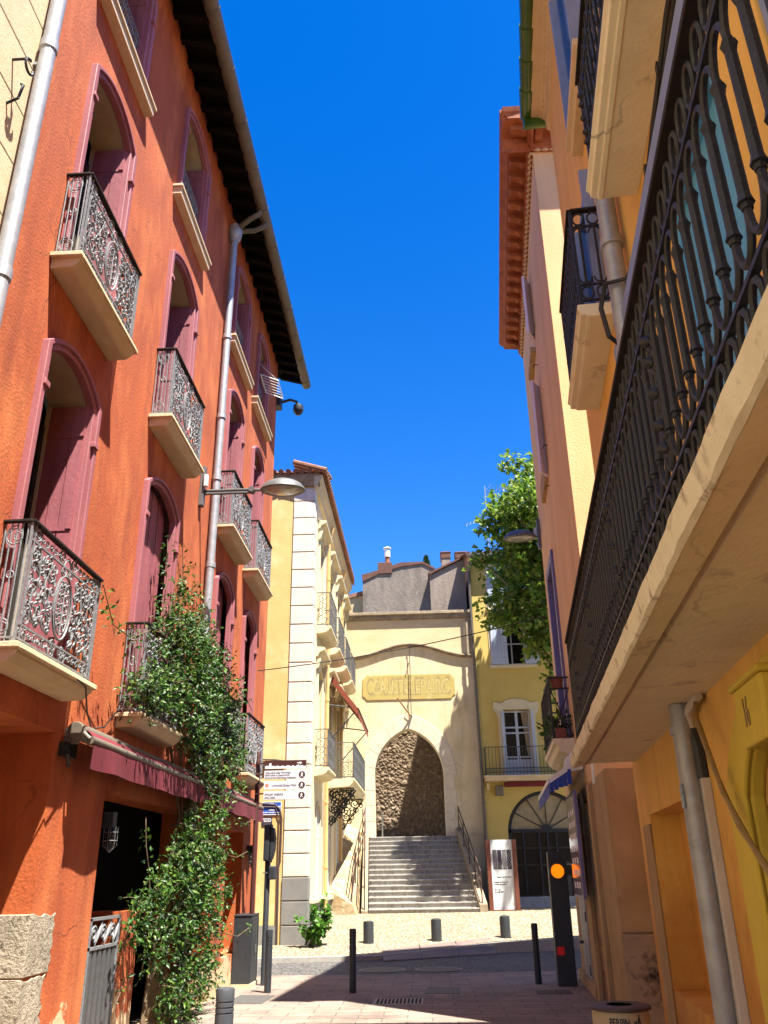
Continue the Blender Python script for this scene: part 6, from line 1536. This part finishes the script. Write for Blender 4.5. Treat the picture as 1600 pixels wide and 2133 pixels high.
# the long balcony of the first floor
def iron_rail(F, a0, a1, b0, H, c, sp, name, parent, ends=(True, True), med=13):
    r = .0138
    m = MB(F)
    zt, zb = b0+H, b0+.07
    m.box(a0, a1, zt-.185, zt-.17, c-.011, c+.011); m.box(a0, a1, zb+.155, zb+.17, c-.011, c+.011); m.box(a0, a1, zb-.008, zb+.008, c-.013, c+.013)
    n = max(2, round((a1-a0)/sp)); s = (a1-a0)/n
    for k in range(n):
        am = a0+s*(k+.5)
        for cy in (zt-.095, zb+.08):
            m.tube([(am+s*.36*math.cos(q), cy+.066*math.sin(q), c) for q in [2*math.pi*j/12 for j in range(12)]], .0105, 6, closed=True)
        # arches joining neighbouring bars under and over the rails
        up = [(a0+s*k+s*.0, zt-.34, c)]+[(am-s*.5*math.cos(q), zt-.30+.10*math.sin(q), c) for q in [math.pi*j/8 for j in range(9)]]+[(a0+s*(k+1), zt-.34, c)]
        m.tube(up, .0105, 6)
        dn = [(a0+s*k, zb+.34, c)]+[(am-s*.5*math.cos(q), zb+.30-.10*math.sin(q), c) for q in [math.pi*j/8 for j in range(9)]]+[(a0+s*(k+1), zb+.34, c)]
        m.tube(dn, .0105, 6)
        if med and k % med == med//2:
            mid = (zt+zb)/2
            for yy, rr in ((mid+.13, .05), (mid-.13, .05), (mid, .036), (mid+.22, .03), (mid-.22, .03)):
                for sg in (-1, 1): m.tube([(am+p, yy+q, c) for p, q in spiral(sg*.012, 0, rr, .012, math.pi/2, sg*1.5, 14)], .011, 6)
                m.tube([(am-.03, yy-.02, c+.012), (am, yy, c+.02), (am+.03, yy+.02, c+.012)], [.004, .024, .004], 6)
            m.tube([(am, zb+.2, c), (am, zt-.2, c)], .012, 6)
    for k in range(n+1):
        a = a0+s*k; m.tube([(a, zb+.30, c), (a, zt-.30, c)], r, 8)
        for b, d in ((zt-.325, 1), (zb+.325, -1)): m.tube([(a, b+.010*d, c), (a, b+.007*d, c), (a, b-.004*d, c), (a, b-.018*d, c)], [.014, .0205, .017, .014], 8)
    for e, on in ((a0, ends[0]), (a1, ends[1])):
        if on:
            m.box(e-.014, e+.014, b0, zt, c-.014, c+.014)
            for cc in [c*(j+.5)/max(1, round(c/sp)) for j in range(max(1, round(c/sp)))]:
                for cy in (zt-.095, zb+.08): m.tube([(e, cy+.064*math.sin(q), cc+.05*math.cos(q)) for q in [2*math.pi*j/12 for j in range(12)]], .0095, 6, closed=True)
                m.tube([(e, zb+.16, cc), (e, zt-.18, cc)], r*.9, 6)
                for b, d in ((zt-.25, -1), (zb+.24, 1)): m.tube([(e, b+.06*d*math.sin(q)*-1, cc+.055*math.cos(q)) for q in [math.pi*j/8 for j in range(9)]], .009, 5)
            for b in (zt-.178, zb+.162, zb): m.box(e-.01, e+.01, b-.008, b+.008, 0, c)
    m.build(name, K['ironblack'], parent, smooth=True, sharp=35)
    m = MB(F); m.box(a0-.02, a1+.02, zt-.012, zt+.014, c-.03, c+.03)
    for e, on in ((a0, ends[0]), (a1, ends[1])):
        if on: m.box(e-.03, e+.03, zt-.011, zt+.013, 0, c)
    m.build('handrail', K['ironrail'], parent, bevel=.004)
bl = part('balcony', yb)
# slab with a slightly ragged painted edge
rr_ = random.Random(2); m = MB(FY); st_ = 90; L0, L1 = -9.4, .02
secs = []
for k in range(st_+1):
    a = L0+(L1-L0)*k/st_; j = rr_.uniform(-.006, .006); j2 = rr_.uniform(-.004, .004)
    secs.append([m.P(a, b, c) for c, b in ((0, 2.650), (.585, 2.635), (.59+j, 2.625+j2), (.575+j, 2.548+j2), (.56, 2.538+j2))])
for A, B in zip(secs, secs[1:]):
    for q in range(4): m.f.append([A[q], A[q+1], B[q+1], B[q]])
m.f.append(secs[-1]); m.build('slab_edge', K['slabedge'], bl, normals=False)
m = MB(FY); m.prism([(0, 2.575), (.42, 2.572), (.435, 2.590), (.450, 2.590), (.462, 2.552), (.5585, 2.540), (.5585, 2.63), (0, 2.645)], L0, L1-.004); m.build('slab', K['slab'], bl)
iron_rail(FY, -9.3, -.03, 2.64, 1.07, .50, .118, 'railing', bl, (False, True))
bl = part('balcony', yb)
m = MB(FY); prof = [(0, 5.94), (.33, 5.94), (.335, 5.90), (.315, 5.88), (.31, 5.84), (.27, 5.83), (.265, 5.815), (.235, 5.81), (.23, 5.82), (0, 5.825)]
m.prism(prof, -9.4, -3.66); m.build('slab', K['slab'], bl, bevel=.004)
iron_rail(FY, -9.3, -3.72, 5.95, .92, .28, .12, 'railing', bl, (False, True))
bl = part('balcony', yb)
m = MB(FY); m.prism([(0, 6.0), (.30, 6.0), (.305, 5.96), (.285, 5.94), (.28, 5.90), (.23, 5.89), (.225, 5.88), (.2, 5.875), (0, 5.875)], -2.28, -.72); m.build('slab', K['slab'], bl, bevel=.004)
iron_rail(FY, -2.22, -.78, 6.01, 1.04, .255, .118, 'railing', bl, (True, True), 0)
# pipes, trunking and cables
pipe(FY, [(-3.2, 6.75, -.05), (-3.12, 6.72, .05), (-3.05, 6.55, .10), (-3.05, 6.3, .10), (-3.05, 2.66, .10)], .07, 'rain_pipe', K['zinc'], yb, [(-3.05, 5.95, .10), (-3.05, 5.0, .10)])
m = MB(FY); m.tube([(-2.86, 2.57, .10), (-2.86, 1.2, .10), (-2.80, .45, .10), (-2.80, 0, .10)], .060, 14)
for b in (2.42, .5): m.tube([(-2.85, b-.03, .1), (-2.85, b-.025, .1), (-2.85, b+.025, .1), (-2.85, b+.03, .1)], [.06, .07, .07, .06], 14)
lp = m.build('lower_rain_pipe', K['zinc'], yb, smooth=True)
stk = mat('torn paper sticker', (.56, .55, .52), (.07, .18, .32), 22, .7)
m = MB(FY); m.box(-2.90, -2.84, 1.98, 2.11, .152, .1625); m.build('sticker', stk, lp)
m = MB(FY); m.box(-2.95, -2.84, .02, 2.14, .0, .055); tr = m.build('trunking', K['pvc'], yb, bevel=.008)
m = MB(FY); m.tube([(-2.90, 2.14, .03), (-2.895, 2.3, .03), (-2.88, 2.42, .05)], .036, 8); m.build('black_sleeve', K['anth'], yb)
m = MB(FY); m.tube([(-2.88, 2.40, .05), (-2.90, 2.50, .06), (-2.98, 2.53, .06), (-3.2, 2.555, .05)], .026, 8); m.build('elbow_pipe', K['pvc'], yb, smooth=True)
m = MB(FY); m.tube([(-3.15, 2.55, .05), (-3.25, 2.45, .09), (-3.55, 2.22, .12), (-3.9, 1.98, .16), (-4.25, 1.72, .15), (-4.7, 1.4, .12)], .012, 6); m.tube([(-3.15, 2.54, .06), (-3.28, 2.42, .1), (-3.65, 2.12, .13), (-4.1, 1.82, .16), (-4.6, 1.5, .12)], .012, 6); m.build('entry_cable', K['cablebr'], yb)
m = MB(FY)
m.tube([(-8, 5.72, .05), (-5.06, 5.68, .05), (-4.5, 5.53, .06), (-4.2, 5.50, .05), (-3.4, 5.46, .05), (-3.2, 5.5, .06), (-3.1, 5.55, .2), (-3.02, 5.4, .24), (-2.95, 5.2, .2), (-2.8, 5.15, .05), (-1.5, 5.2, .05), (.25, 5.25, .05)], .018, 6)
m.tube([(-8, 5.66, .04), (-5.0, 5.62, .04), (-4.2, 5.46, .04), (-3.0, 5.42, .04)], .012, 6); m.tube([(.25, 5.25, .05), (.3, 5.1, .08), (.3, 4.2, .05)], .012, 6)
for a, b in ((-4.8, 5.62), (-4.2, 5.5), (-3.2, 5.46), (-1.5, 5.2), (-.6, 5.22)): m.box(a-.02, a+.02, b-.04, b+.03, 0, .075)
m.build('wall_cable', K['cable'], yb)
# niche
m = MB(FY); m.box(-2.06, -.41, .79, 2.1, -.30, -.235); m.build('niche_back', K['yellow'], yb)
m = MB(FY); m.box(-.42, -.02, .05, 2.02, .001, .02); m.build('bare_plaster', K['tan'], yb, bevel=.008)
# arched doorway with its surround
dw = part('doorway', yb)
m = MB(FY); m.band(arch(-5.6, -3.55, .02, 2.0, .46, 16), arch(-5.15, -4.0, .02, 1.95, .28, 16), 0, .07); m.band(arch(-5.32, -3.83, .02, 1.97, .36, 16), arch(-5.15, -4.0, .02, 1.95, .28, 16), .07, .10); m.build('surround', K['lemon'], dw, bevel=.02)
m = MB(FY); m.extr([(-4.66, 2.12), (-4.28, 2.12), (-4.24, 2.37), (-4.70, 2.37)], 0, .13); m.box(-4.72, -4.22, 2.37, 2.40, 0, .145); m.build('keystone', K['lemon'], dw, bevel=.02)
text('16', lambda a, b, c=0: FY(-4.43-a, b, c), 0, 2.25, .17, K['cablebr'], dw, c=.1305, sx=.55)
m = MB(FY); m.box(-5.17, -3.98, .02, 2.25, -.24, -.16); m.box(-4.5, -4.06, .2, 1.0, -.16, -.13); m.box(-4.5, -4.06, 1.12, 1.9, -.16, -.13); m.box(-5.08, -4.6, .2, 1.0, -.16, -.13); m.build('door', K['olive'], dw, bevel=.015)
